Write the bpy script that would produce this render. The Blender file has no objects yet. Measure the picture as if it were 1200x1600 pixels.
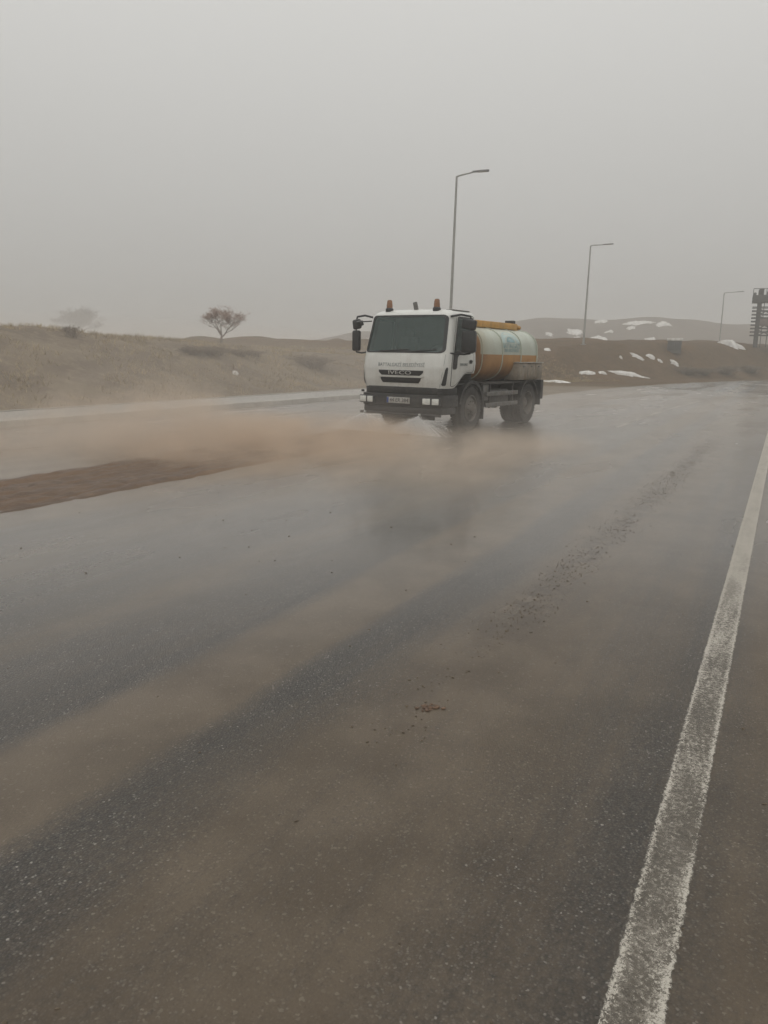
import bpy, bmesh, math, random
import numpy as np
from mathutils import Vector, Matrix, Euler

R = math.radians
rnd = random.Random(7)
rng = np.random.default_rng(11)
scene = bpy.context.scene
col = scene.collection

# ------------------------------------------------------------------ camera
EYE = 1.6
PITCH, ROLL = 11.5, 1.0
cam_d = bpy.data.cameras.new('camera')
cam_d.sensor_fit = 'VERTICAL'
cam_d.sensor_height = 32.0
cam_d.lens = 32.0 * 1205.0 / 1600.0
cam_d.clip_start = 0.05
cam_d.clip_end = 3000.0
cam = bpy.data.objects.new('camera', cam_d)
col.objects.link(cam)
cam.matrix_world = (Matrix.Translation((0, 0, EYE)) @ Matrix.Rotation(R(90 - PITCH), 4, 'X')
                    @ Matrix.Rotation(R(ROLL), 4, 'Z'))
scene.camera = cam

# ------------------------------------------------------------------ sky
SUN_EL, SUN_AZ = 58.0, 200.0
world = bpy.data.worlds.new('World')
scene.world = world
world.use_nodes = True
wt = world.node_tree
wt.nodes.clear()
w_out = wt.nodes.new('ShaderNodeOutputWorld')
w_bg = wt.nodes.new('ShaderNodeBackground')
w_bg.inputs['Strength'].default_value = 0.1
w_sky = wt.nodes.new('ShaderNodeTexSky')
w_sky.sky_type = 'NISHITA'
w_sky.sun_disc = False
w_sky.sun_elevation = R(SUN_EL)
w_sky.sun_rotation = R(SUN_AZ)
w_sky.air_density = 2.0
w_sky.dust_density = 6.0
w_hsv = wt.nodes.new('ShaderNodeHueSaturation')
w_hsv.inputs['Saturation'].default_value = 0.15
wt.links.new(w_sky.outputs[0], w_hsv.inputs['Color'])
w_tc = wt.nodes.new('ShaderNodeTexCoord')
w_sep = wt.nodes.new('ShaderNodeSeparateXYZ')
wt.links.new(w_tc.outputs['Generated'], w_sep.inputs[0])
# the closed cloud cover: luminance of a standard overcast sky, zenith three times the horizon
w_mr = wt.nodes.new('ShaderNodeMapRange')
w_mr.inputs['From Min'].default_value = 0.0
w_mr.inputs['From Max'].default_value = 1.0
w_mr.inputs['To Min'].default_value = 4.0
w_mr.inputs['To Max'].default_value = 12.0
wt.links.new(w_sep.outputs['Z'], w_mr.inputs['Value'])
w_mul = wt.nodes.new('ShaderNodeVectorMath')
w_mul.operation = 'SCALE'
w_mul.inputs[0].default_value = (1.0, 0.990, 0.955)
wt.links.new(w_mr.outputs[0], w_mul.inputs['Scale'])
w_mix = wt.nodes.new('ShaderNodeMix')
w_mix.data_type = 'RGBA'
w_mix.inputs['Factor'].default_value = 0.9
wt.links.new(w_hsv.outputs[0], w_mix.inputs['A'])
wt.links.new(w_mul.outputs[0], w_mix.inputs['B'])
wt.links.new(w_mix.outputs['Result'], w_bg.inputs['Color'])
wt.links.new(w_bg.outputs[0], w_out.inputs['Surface'])

sun_d = bpy.data.lights.new('sun', 'SUN')
sun_d.energy = 0.5
sun_d.angle = R(50)
sun_d.color = (1.0, 0.97, 0.92)
sun = bpy.data.objects.new('sun', sun_d)
col.objects.link(sun)
sun.rotation_euler = Euler((R(90 - SUN_EL), 0, R(180 - SUN_AZ)), 'XYZ')

vs = scene.view_settings
scene.display_settings.display_device = 'sRGB'
vs.view_transform = 'Standard'
vs.look = 'None'
vs.exposure = 0.0
vs.gamma = 1.0
vs.use_curve_mapping = False

cy = scene.cycles
cy.use_denoising = True
cy.use_adaptive_sampling = True
cy.adaptive_threshold = 0.03
cy.max_bounces = 8
cy.diffuse_bounces = 3
cy.glossy_bounces = 3
cy.transmission_bounces = 4
cy.transparent_max_bounces = 12
cy.volume_bounces = 2
cy.volume_step_rate = 1.0
cy.volume_max_steps = 128
cy.sample_clamp_indirect = 4.0

# ------------------------------------------------------------------ road frame
# s runs along the road away from the camera, n to its left
ROAD_ANG = R(27.0)
SD = np.array([math.sin(ROAD_ANG), math.cos(ROAD_ANG)])
ND = np.array([-math.cos(ROAD_ANG), math.sin(ROAD_ANG)])
def to_xy(s, n):
    return s * SD[0] + n * ND[0], s * SD[1] + n * ND[1]
def to_sn(x, y):
    return x * SD[0] + y * SD[1], x * ND[0] + y * ND[1]
# an object whose local X is s and local Y is n
ROAD_M = Matrix(((SD[0], ND[0], 0, 0), (SD[1], ND[1], 0, 0), (0, 0, 1, 0), (0, 0, 0, 1)))
def kerb_n(s):
    s = np.asarray(s, float)
    return 14.1 - 0.00466 * np.clip(s - 27, 0, 90) ** 2
def edge_n(s):
    s = np.asarray(s, float)
    far = 9.2 - 0.0040 * np.clip(s - 33, 0, 90) ** 2
    t = np.clip((s - 26.0) / 6.0, 0, 1)
    t = t * t * (3 - 2 * t)
    return kerb_n(s) * (1 - t) + far * t
def sstep(a, b, x):
    t = np.clip((x - a) / (b - a), 0, 1)
    return t * t * (3 - 2 * t)

def vnoise(x, y, seed=0):
    x = np.asarray(x, float); y = np.asarray(y, float)
    xi = np.floor(x).astype(np.int64); yi = np.floor(y).astype(np.int64)
    xf = x - xi; yf = y - yi
    def h(a, b):
        v = (a * 374761393 + b * 668265263 + seed * 1442695041) & 0x7fffffff
        v = ((v ^ (v >> 13)) * 1274126177) & 0x7fffffff
        return ((v ^ (v >> 16)) & 0xffff) / 65535.0
    u = xf * xf * (3 - 2 * xf); w = yf * yf * (3 - 2 * yf)
    return ((h(xi, yi) * (1 - u) + h(xi + 1, yi) * u) * (1 - w)
            + (h(xi, yi + 1) * (1 - u) + h(xi + 1, yi + 1) * u) * w) * 2 - 1

def ground_z(x, y):
    x = np.asarray(x, float); y = np.asarray(y, float)
    s, n = to_sn(x, y)
    q = n - kerb_n(s)
    H = np.interp(s, [-40, 0, 15, 21, 27, 32, 38, 46, 55, 64, 75, 95, 140],
                  [2.5, 2.6, 2.55, 2.5, 2.4, 1.95, 1.75, 1.8, 2.35, 2.8, 3.1, 3.3, 3.3])
    base = np.interp(s, [-40, 20, 40, 55, 70], [2.3, 2.3, 2.6, 3.6, 2.2])
    wid = np.interp(s, [-40, 20, 40, 60, 80], [9.5, 9.5, 9.0, 8.5, 9.0])
    t = np.clip((q - base) / wid, 0, 1)
    rise = np.where(t < 0.5, 2 * t * t, 1 - 2 * (1 - t) ** 2)
    z = H * rise
    z -= 0.9 * sstep(wid + 4, wid + 30, q) * np.interp(s, [0, 30, 45], [1, 1, 0.2])
    rough = sstep(base + 0.2, base + 3, q)
    z += rough * (0.16 * vnoise(x / 3.1, y / 3.1, 3) + 0.07 * vnoise(x / 1.1, y / 1.1, 5)
                  + 0.30 * vnoise(x / 11.0, y / 11.0, 7))
    z += rough * sstep(44, 56, s) * (.38 * vnoise(x / 5.0, y / 5.0, 13) + .16 * vnoise(x / 1.9, y / 1.9, 14))
    # soil beyond the right-hand edge of the carriageway
    out = np.clip(-3.5 - n, 0, None)
    z -= 0.25 * (1 - np.exp(-out / 3.0))
    z += 0.03 * vnoise(x / 2.3, y / 2.3, 9) * sstep(0.1, 1.2, n - edge_n(s)) * (1 - rough)
    return z - 0.05

def hit_ground(u, v, dmin=8, dmax=260):
    """where the view ray through photograph pixel (u, v) meets the terrain"""
    m = cam.matrix_world.to_3x3()
    d = m @ Vector(((u - 600) / 1205.0, -(v - 800) / 1205.0, -1.0))
    ts = np.linspace(dmin, dmax, 6000)
    X = d.x * ts; Y = d.y * ts; Z = EYE + d.z * ts
    below = np.nonzero(Z < ground_z(X, Y))[0]
    i = below[0] if len(below) else len(ts) - 1
    return float(X[i]), float(Y[i]), float(ground_z(X[i], Y[i]))

# ------------------------------------------------------------------ node helpers
def mat_new(name):
    m = bpy.data.materials.new(name)
    m.use_nodes = True
    nt = m.node_tree
    nt.nodes.clear()
    return m, nt
class NT:
    def __init__(s, nt): s.nt = nt
    def n(s, t, **kw):
        nd = s.nt.nodes.new(t)
        for k, v in kw.items(): setattr(nd, k, v)
        return nd
    def put(s, sock, v):
        if isinstance(v, bpy.types.NodeSocket): s.nt.links.new(v, sock)
        elif v is not None:
            if isinstance(v, tuple) and len(v) == 3 and sock.type == 'RGBA': v = (*v, 1)
            sock.default_value = v
    def math(s, op, a, b=None, c=None, clamp=False):
        nd = s.n('ShaderNodeMath', operation=op, use_clamp=clamp)
        s.put(nd.inputs[0], a); s.put(nd.inputs[1], b)
        if c is not None: s.put(nd.inputs[2], c)
        return nd.outputs[0]
    def mix(s, f, a, b, blend='MIX'):
        nd = s.n('ShaderNodeMix', data_type='RGBA', blend_type=blend)
        s.put(nd.inputs['Factor'], f); s.put(nd.inputs['A'], a); s.put(nd.inputs['B'], b)
        return nd.outputs['Result']
    def noise(s, vec, scale, detail=3, rough=0.55, dist=0.0):
        nd = s.n('ShaderNodeTexNoise')
        s.put(nd.inputs['Vector'], vec)
        nd.inputs['Scale'].default_value = scale
        nd.inputs['Detail'].default_value = detail
        nd.inputs['Roughness'].default_value = rough
        nd.inputs['Distortion'].default_value = dist
        return nd.outputs['Fac']
    def vor(s, vec, scale, out='Distance', feature='F1'):
        nd = s.n('ShaderNodeTexVoronoi', feature=feature)
        s.put(nd.inputs['Vector'], vec)
        nd.inputs['Scale'].default_value = scale
        return nd.outputs[out]
    def mr(s, v, a, b, c=0.0, d=1.0, smooth=True):
        nd = s.n('ShaderNodeMapRange', interpolation_type='SMOOTHSTEP' if smooth else 'LINEAR')
        s.put(nd.inputs['Value'], v)
        for k, x in (('From Min', a), ('From Max', b), ('To Min', c), ('To Max', d)): s.put(nd.inputs[k], x)
        return nd.outputs['Result']
    def ramp(s, v, stops):
        nd = s.n('ShaderNodeValToRGB')
        e = nd.color_ramp.elements
        while len(e) < len(stops): e.new(0.5)
        for el, (p, c) in zip(e, stops):
            el.position = p
            el.color = (c, c, c, 1) if not isinstance(c, tuple) else (*c, 1)
        s.put(nd.inputs[0], v)
        return nd.outputs[0]
    def obj(s): return s.n('ShaderNodeTexCoord').outputs['Object']
    def pos(s): return s.n('ShaderNodeNewGeometry').outputs['Position']
    def scale(s, vec, sc):
        nd = s.n('ShaderNodeMapping'); s.put(nd.inputs['Vector'], vec)
        nd.inputs['Scale'].default_value = sc
        return nd.outputs[0]
    def bump(s, h, strength, dist):
        nd = s.n('ShaderNodeBump'); s.put(nd.inputs['Height'], h)
        s.put(nd.inputs['Strength'], strength); nd.inputs['Distance'].default_value = dist
        return nd.outputs[0]
    def bsdf(s, color, rough=0.6, metal=0.0, normal=None, spec=None, **kw):
        nd = s.n('ShaderNodeBsdfPrincipled')
        s.put(nd.inputs['Base Color'], color); s.put(nd.inputs['Roughness'], rough)
        s.put(nd.inputs['Metallic'], metal)
        if normal is not None: s.put(nd.inputs['Normal'], normal)
        if spec is not None: s.put(nd.inputs['Specular IOR Level'], spec)
        for k, v in kw.items(): s.put(nd.inputs[k], v)
        return nd.outputs[0]
    def out(s, surf=None, vol=None):
        o = s.n('ShaderNodeOutputMaterial')
        if surf is not None: s.nt.links.new(surf, o.inputs['Surface'])
        if vol is not None: s.nt.links.new(vol, o.inputs['Volume'])

def simple(name, color, rough=0.5, metal=0.0, var=0.12, vscale=6.0, dirt=0.0, dirtcol=(0.16, 0.12, 0.085), bump=0.0, spec=None):
    """painted / rubber / plain surface with grain, blotches and road dirt"""
    m, nt = mat_new(name); N = NT(nt)
    p = N.obj()
    a = N.noise(p, vscale, 4)
    c = N.mix(N.mr(a, 0.3, 0.7), tuple(x * (1 - var) for x in color), tuple(min(1, x * (1 + var)) for x in color))
    r = N.mr(N.noise(p, vscale * 3, 3), 0.3, 0.7, max(0.05, rough - 0.1), rough + 0.1)
    if dirt > 0:
        d = N.math('MULTIPLY', N.mr(N.noise(N.scale(p, (1, 1, 0.35)), vscale * 1.7, 6, 0.65), 0.42, 0.72), dirt, clamp=True)
        c = N.mix(d, c, dirtcol)
        r = N.math('ADD', r, N.math('MULTIPLY', d, 0.3), clamp=True)
    nrm = N.bump(N.noise(p, vscale * 12, 3), bump, 0.01) if bump else None
    N.out(N.bsdf(c, r, metal, nrm, spec))
    return m

# ------------------------------------------------------------------ materials
def m_road():
    m, nt = mat_new('asphalt'); N = NT(nt)
    p = N.obj()
    sep = N.n('ShaderNodeSeparateXYZ'); N.put(sep.inputs[0], p)
    s_, n_ = sep.outputs['X'], sep.outputs['Y']
    streak = N.noise(N.scale(p, (0.16, 1.6, 1)), 1.0, 5, 0.6)
    wob = N.math('MULTIPLY', N.math('SUBTRACT', N.noise(N.scale(p, (0.35, 0.9, 1)), 1.0, 4), 0.5), 0.30)
    nn = N.math('ADD', n_, wob)
    # how much mud film lies across the carriageway, from the right verge to the far kerb
    def P(x): return (x + 4.0) / 21.0
    stops = [(-4, .62), (-0.4, .62), (0.05, .55), (0.30, .26), (0.46, .50), (0.62, .42), (0.80, .62), (1.2, .74), (1.55, .66), (1.72, .28),
             (2.02, .22), (2.15, .92), (2.58, .95), (2.68, .26), (3.2, .26), (3.6, .50), (4.0, .30), (4.6, .26), (5.1, .46),
             (5.6, .30), (6.1, .34), (6.32, .98), (6.75, 1.0), (8.2, .9), (9.0, .6), (10.5, .75), (11.5, .35), (12.8, .2), (16.5, .3)]
    mudn = N.ramp(N.mr(nn, -4, 17, 0, 1, False), [(P(a), b) for a, b in stops])
    blot = N.noise(p, 0.9, 5, 0.6)
    thin = N.noise(N.scale(p, (0.30, 9.0, 1)), 1.0, 4, 0.65)
    fine = N.noise(p, 38, 5, 0.7)
    mud = N.math('ADD', mudn, N.math('MULTIPLY', N.math('SUBTRACT', streak, 0.5), 0.55))
    mud = N.math('ADD', mud, N.math('MULTIPLY', N.math('SUBTRACT', blot, 0.5), 0.45))
    mud = N.math('ADD', mud, N.math('MULTIPLY', N.math('SUBTRACT', thin, 0.5), 0.60))
    mud = N.math('ADD', mud, N.math('MULTIPLY', N.math('SUBTRACT', fine, 0.5), 0.75))
    mudf = N.mr(mud, 0.06, 0.82)
    # aggregate
    warp = N.n('ShaderNodeVectorMath', operation='ADD'); N.put(warp.inputs[0], p)
    wn = N.n('ShaderNodeTexNoise'); N.put(wn.inputs['Vector'], p); wn.inputs['Scale'].default_value = 60
    ws_ = N.n('ShaderNodeVectorMath', operation='SCALE'); N.put(ws_.inputs[0], wn.outputs['Color']); ws_.inputs['Scale'].default_value = .012
    N.put(warp.inputs[1], ws_.outputs[0])
    pw_ = warp.outputs[0]
    cellc = N.vor(pw_, 115, 'Color'); celld = N.vor(pw_, 115, 'Distance')
    cs = N.n('ShaderNodeSeparateColor'); N.put(cs.inputs[0], cellc)
    stone = N.ramp(cs.outputs['Red'], [(0, (.028, .025, .0215)), (.5, (.052, .0465, .040)), (.8, (.078, .070, .060)), (.93, (.12, .111, .098)), (.985, (.22, .205, .185)), (1, (.36, .34, .31))])
    binder = N.mr(celld, 0.25, 0.75)
    asp = N.mix(binder, stone, (.022, .0205, .019))
    asp = N.mix(N.math('MULTIPLY', N.mr(blot, .3, .7), .4), asp, (.043, .039, .035))
    mudc = N.mix(N.mr(N.noise(p, 2.2, 5), .3, .7), (.083, .062, .041), (.126, .097, .067))
    grit = N.noise(p, 95, 4, .75)
    mudc = N.mix(N.math('MULTIPLY', N.mr(grit, .56, .72), .55), mudc, (.21, .175, .13))
    mudc = N.mix(N.math('MULTIPLY', N.mr(grit, .44, .30), .65), mudc, (.045, .034, .024))
    mudc = N.mix(N.math('MULTIPLY', N.mr(cs.outputs['Green'], .955, .985), .4), mudc, (.24, .21, .165))
    mudc = N.mix(N.math('MULTIPLY', N.mr(fine, .38, .3), .5), mudc, (.05, .042, .034))
    trail = N.mr(N.math('ABSOLUTE', N.math('SUBTRACT', N.math('ADD', n_, N.math('MULTIPLY', s_, .012)), 1.38)), .22, .02)
    trail = N.math('MULTIPLY', trail, N.math('MULTIPLY', N.mr(s_, 3.0, 5.0), N.mr(s_, 18.0, 14.5)))
    trail = N.math('MULTIPLY', trail, N.mr(N.noise(p, 6, 5, .7), .40, .58, 0, .9))
    mudc = N.mix(trail, mudc, (.052, .038, .025))
    f = N.math('MAXIMUM', N.math('MULTIPLY', mudf, 0.86), trail)
    c = N.mix(f, asp, mudc)
    wet = N.noise(N.scale(p, (0.25, 0.7, 1)), 0.8, 4)
    wetfar = N.mr(n_, 1.0, 5.0, 0.0, 1.0)
    r_a = N.mr(wet, .35, .65, 0.40, 0.58)
    r_w = N.mr(wet, .35, .65, 0.20, 0.40)
    rr = N.n('ShaderNodeMix'); N.put(rr.inputs[0], wetfar); N.put(rr.inputs[2], r_a); N.put(rr.inputs[3], r_w)
    r = N.math('ADD', rr.outputs[0], N.math('MULTIPLY', mudf, 0.10), clamp=True)
    h = N.math('MULTIPLY', N.math('SUBTRACT', 1.0, celld), N.math('SUBTRACT', 1.0, N.math('MULTIPLY', mudf, 0.72)))
    h = N.math('ADD', h, N.math('MULTIPLY', fine, 0.5))
    nrm = N.bump(h, N.mr(n_, 1.5, 5.0, 0.55, 0.25), 0.004)
    film = N.math('MULTIPLY', N.mr(N.math('ADD', N.math('MULTIPLY', n_, .32), N.math('MULTIPLY', s_, .55)), 1.8, 4.4, 0.0, 1.0), N.mr(wet, .3, .62, .55, 1.0))
    N.out(N.bsdf(c, r, 0, nrm, N.mr(n_, .5, 3.5, .28, .55), **{'Coat Weight': film, 'Coat Roughness': N.mr(wet, .3, .7, .12, .30), 'Coat IOR': 1.33}))
    return m

def m_soil(name, c1, c2, c3, sc=0.35, bare=None):
    m, nt = mat_new(name); N = NT(nt)
    p = N.pos()
    a = N.noise(p, sc, 6, .6, .4); b = N.noise(p, sc * 9, 5, .65); d = N.noise(p, sc * 60, 3, .6)
    c = N.mix(N.mr(a, .35, .65), c1, c2)
    c = N.mix(N.math('MULTIPLY', N.mr(b, .45, .7), .7), c, c3)
    if bare:
        dt = N.n('ShaderNodeVectorMath', operation='DOT_PRODUCT'); N.put(dt.inputs[0], p)
        dt.inputs[1].default_value = (float(SD[0]), float(SD[1]), 0)
        f = N.mr(N.math('ADD', dt.outputs['Value'], N.math('MULTIPLY', N.math('SUBTRACT', a, .5), 30)), 42, 58)
        cb = N.mix(N.mr(b, .35, .65), bare[0], bare[1])
        cb = N.mix(N.math('MULTIPLY', N.mr(a, .4, .65), .6), cb, bare[2])
        c = N.mix(f, c, cb)
    c = N.mix(N.math('MULTIPLY', N.mr(d, .5, .75), .4), c, N.mix(.5, c, (.02, .015, .01)))
    nrm = N.bump(N.math('ADD', N.math('MULTIPLY', b, .6), N.math('MULTIPLY', d, .4)), .7, .12)
    N.out(N.bsdf(c, .9, 0, nrm, .2))
    return m

def m_paint_line():
    m, nt = mat_new('worn_road_paint'); N = NT(nt)
    p = N.obj()
    sep = N.n('ShaderNodeSeparateXYZ'); N.put(sep.inputs[0], p)
    across = N.math('ABSOLUTE', N.math('MULTIPLY', sep.outputs['Y'], 1 / 0.08))
    cell = N.vor(p, 105, 'Distance')
    cc = N.vor(p, 105, 'Color')
    cs = N.n('ShaderNodeSeparateColor'); N.put(cs.inputs[0], cc)
    g = N.noise(p, 55, 5, .75)
    big = N.noise(N.scale(p, (1.2, 5, 1)), 1.5, 4)
    keep = N.math('ADD', N.math('MULTIPLY', g, .6), N.math('MULTIPLY', big, .35))
    keep = N.math('ADD', keep, N.math('MULTIPLY', N.mr(across, .45, .92), .13))
    keep = N.math('ADD', keep, N.math('MULTIPLY', cs.outputs['Blue'], .16))
    far = N.mr(sep.outputs['X'], 2.5, 7.5)
    thr = N.mr(across, .5, .95, .715, .56)
    thr = N.math('SUBTRACT', thr, N.math('MULTIPLY', far, .16))
    g2 = N.noise(p, 120, 3, .8, 1.0)
    speck = N.math('ADD', N.math('MULTIPLY', g2, .85), N.math('MULTIPLY', g, .45))
    speck = N.math('ADD', speck, N.math('MULTIPLY', N.math('SUBTRACT', big, .5), .45))
    sp = N.mr(N.math('SUBTRACT', speck, thr), -.05, .10)
    film = N.mr(N.math('ADD', g, N.math('MULTIPLY', big, .5)), .50, .95, .24, .80)
    film = N.math('MAXIMUM', film, N.math('MULTIPLY', far, .85))
    edge = N.mr(N.math('ADD', across, N.math('MULTIPLY', N.noise(p, 60, 4, .7), .5)), 1.08, 1.18, 1, 0)
    k = N.math('MULTIPLY', N.math('MAXIMUM', sp, film), edge)
    c = N.mix(N.mr(N.noise(p, 9, 5), .3, .7), (.15, .132, .105), (.225, .20, .165))
    c = N.mix(N.math('MULTIPLY', far, .6), c, (.30, .275, .235))
    c = N.mix(N.math('MULTIPLY', sp, N.mr(far, 0, 1, 1, .45)), c, (.44, .41, .355))
    nrm = N.bump(N.math('SUBTRACT', 1.0, cell), .5, .004)
    b = N.bsdf(c, .5, 0, nrm)
    t = N.n('ShaderNodeBsdfTransparent')
    ms = N.n('ShaderNodeMixShader')
    N.put(ms.inputs[0], k); nt.links.new(t.outputs[0], ms.inputs[1]); nt.links.new(b, ms.inputs[2])
    N.out(ms.outputs[0])
    return m

def m_lane_line():
    m, nt = mat_new('faint_lane_paint'); N = NT(nt)
    p = N.obj()
    k = N.mr(N.math('ADD', N.noise(p, 14, 5, .7), N.math('MULTIPLY', N.noise(N.scale(p, (.4, 3, 1)), 1.0, 3), .35)), .56, .74)
    b = N.bsdf((.42, .40, .36), .45)
    t = N.n('ShaderNodeBsdfTransparent')
    ms = N.n('ShaderNodeMixShader')
    N.put(ms.inputs[0], N.math('MULTIPLY', k, .8)); nt.links.new(t.outputs[0], ms.inputs[1]); nt.links.new(b, ms.inputs[2])
    N.out(ms.outputs[0])
    return m

def m_mud():
    m, nt = mat_new('brown_mud'); N = NT(nt)
    p = N.obj()
    rut = N.noise(N.scale(p, (.22, 5.0, 1)), 1.0, 5, .65, .3)
    b = N.noise(p, 7, 6, .7); d = N.noise(p, 45, 3, .6)
    c = N.mix(N.mr(rut, .38, .60), (.060, .030, .013), (.125, .070, .034))
    c = N.mix(N.math('MULTIPLY', N.mr(b, .48, .68), .65), c, (.155, .098, .056))
    c = N.mix(N.math('MULTIPLY', N.mr(b, .42, .30), .7), c, (.040, .022, .011))
    nrm = N.bump(N.math('ADD', N.math('MULTIPLY', b, .7), N.math('MULTIPLY', d, .3)), .8, .05)
    N.out(N.bsdf(c, N.mr(rut, .4, .6, .45, .8), 0, nrm, .35))
    return m

def m_concrete(name, c, wet=0.5):
    m, nt = mat_new(name); N = NT(nt)
    p = N.pos()
    a = N.noise(p, 1.4, 6, .65); b = N.noise(p, 22, 4)
    cc = N.mix(N.mr(a, .3, .7), tuple(x * .72 for x in c), c)
    cc = N.mix(N.math('MULTIPLY', N.mr(b, .5, .7), .3), cc, tuple(x * .6 for x in c))
    N.out(N.bsdf(cc, wet, 0, N.bump(b, .4, .01)))
    return m

def m_glass(name, tint, opac):
    m, nt = mat_new(name); N = NT(nt)
    p = N.obj()
    d = N.noise(p, 2.0, 4)
    t = N.n('ShaderNodeBsdfTransparent'); N.put(t.inputs[0], tint)
    g = N.bsdf((.135, .180, .172), N.mr(d, .3, .7, .04, .12), 0)
    ms = N.n('ShaderNodeMixShader')
    fr = N.n('ShaderNodeFresnel'); fr.inputs[0].default_value = 1.5
    N.put(ms.inputs[0], N.math('ADD', N.math('MULTIPLY', fr.outputs[0], .8), opac, clamp=True))
    nt.links.new(t.outputs[0], ms.inputs[1]); nt.links.new(g, ms.inputs[2])
    N.out(ms.outputs[0])
    return m

def m_tank(name, base, stain, amount):
    m, nt = mat_new(name); N = NT(nt)
    p = N.obj()
    sep = N.n('ShaderNodeSeparateXYZ'); N.put(sep.inputs[0], p)
    run = N.noise(N.scale(p, (3, 3.2, .35)), 1.3, 5, .6)
    blot = N.noise(p, 1.7, 5, .6)
    # splash grime: sits on the lower flank and the front end
    low = N.math('MAXIMUM', N.mr(sep.outputs['Z'], 1.78, 1.05), N.mr(sep.outputs['Y'], 1.45, .40))
    f = N.math('ADD', N.math('MULTIPLY', low, .75), N.math('MULTIPLY', N.math('SUBTRACT', run, .45), 1.0))
    f = N.math('ADD', f, N.math('MULTIPLY', N.math('SUBTRACT', blot, .5), .8), clamp=True)
    c = N.mix(N.math('MULTIPLY', f, amount), base, stain)
    c = N.mix(N.math('MULTIPLY', N.mr(N.noise(p, 5, 4), .3, .7), .15), c, tuple(x * .7 for x in base))
    N.out(N.bsdf(c, N.mr(f, 0, 1, .4, .7), 0))
    return m

def m_cab():
    m, nt = mat_new('white_cab_paint'); N = NT(nt)
    p = N.obj()
    sep = N.n('ShaderNodeSeparateXYZ'); N.put(sep.inputs[0], p)
    run = N.noise(N.scale(p, (5, 5, .7)), 1.2, 5, .6); spl = N.noise(p, 26, 4, .7); blot = N.noise(p, 2.2, 5)
    low = N.mr(sep.outputs['Z'], 1.75, .9)
    d = N.math('ADD', N.math('MULTIPLY', low, .34), N.math('MULTIPLY', N.math('SUBTRACT', run, .5), .8))
    d = N.math('ADD', d, N.math('MULTIPLY', N.math('SUBTRACT', blot, .5), .6))
    d = N.math('ADD', d, N.math('MULTIPLY', N.math('SUBTRACT', spl, .55), N.math('MULTIPLY', low, .9)), clamp=True)
    c = N.mix(N.math('MULTIPLY', d, .75), (.60, .605, .575), (.27, .23, .18))
    N.out(N.bsdf(c, N.mr(d, 0, .8, .28, .65), 0))
    return m

M = {}
M['road'] = m_road()
M['soil'] = m_soil('dry_soil', (.100, .077, .053), (.175, .138, .094), (.225, .180, .122), bare=((.066, .042, .020), (.100, .064, .031), (.125, .076, .038)))
M['hillsoil'] = m_soil('hill_soil', (.085, .066, .055), (.115, .092, .074), (.15, .12, .09), .08)
M['mud'] = m_mud()
M['crumb'] = simple('mud_crumb', (.10, .075, .050), .7, var=.35, vscale=30)
M['clod'] = simple('red_mud', (.13, .078, .048), .7, var=.35, vscale=25, bump=.4)
M['line'] = m_paint_line()
M['lane'] = m_lane_line()
M['kerb'] = m_concrete('kerb_concrete', (.42, .41, .375))
M['pave'] = m_concrete('paving_concrete', (.30, .295, .275), .45)
M['snow'] = simple('snow', (.66, .65, .63), .8, var=.10, vscale=2, dirt=.6, dirtcol=(.36, .31, .25))
M['straw'] = simple('dry_grass', (.30, .235, .135), .85, var=.35, vscale=.8)
M['bark'] = simple('bark', (.15, .115, .095), .9, var=.3, vscale=4)
M['twig'] = simple('reddish_twigs', (.36, .265, .225), .9, var=.3, vscale=3)
M['scrub'] = simple('scrub_twigs', (.16, .125, .088), .9, var=.3, vscale=3)
M['galv'] = simple('galvanised_steel', (.30, .30, .285), .5, .3, var=.12, vscale=2)
M['lamp'] = simple('lamp_housing', (.10, .10, .098), .5, .2)
M['steel'] = simple('dark_steel', (.045, .046, .045), .6, .2, var=.25, vscale=1.5)
M['steel_pink'] = simple('primer_panel', (.14, .105, .095), .7, var=.2)
M['white'] = m_cab()
M['black'] = simple('black_plastic', (.022, .022, .022), .55, var=.2, vscale=8, dirt=.22, dirtcol=(.10, .082, .062))
M['seal'] = simple('black_rubber_seal', (.02, .021, .022), .5, var=.2)
M['rubber'] = simple('tyre_rubber', (.028, .027, .026), .75, var=.25, vscale=9, dirt=.35, dirtcol=(.08, .064, .048))
M['rim'] = simple('muddy_wheel_rim', (.12, .112, .10), .5, .3, var=.2, vscale=8, dirt=.6, dirtcol=(.13, .10, .075))
M['chassis'] = simple('chassis_black', (.025, .024, .023), .6, var=.25, vscale=5, dirt=.3, dirtcol=(.11, .088, .066))
M['grey'] = simple('grey_steel', (.13, .13, .125), .5, .3, var=.2, vscale=6, dirt=.5)
M['badge'] = simple('silver_badge', (.52, .52, .50), .35, .5, var=.05)
M['letters'] = simple('grey_letters', (.21, .23, .23), .5, var=.1)
M['teal'] = simple('faded_teal_print', (.22, .33, .34), .5, var=.15)
M['tealpale'] = simple('faded_pale_teal_print', (.40, .50, .48), .5, var=.12)
M['plate'] = simple('dirty_plate', (.40, .39, .36), .45, var=.1, dirt=.5, vscale=9)
M['plateletters'] = simple('plate_letters', (.03, .03, .03), .5)
M['plateblue'] = simple('plate_blue', (.03, .07, .25), .5)
M['lens'] = simple('clear_lamp_lens', (.62, .62, .58), .15, var=.12, vscale=20)
M['reflector'] = simple('chrome_reflector', (.6, .6, .6), .2, .9)
M['amber'] = simple('amber_lens', (.22, .105, .05), .25, var=.15, vscale=15)
M['redlens'] = simple('red_lens', (.3, .02, .015), .2)
M['yellow'] = simple('yellow_paint', (.50, .27, .055), .45, var=.12, vscale=3, dirt=.5, dirtcol=(.26, .15, .06))
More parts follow.
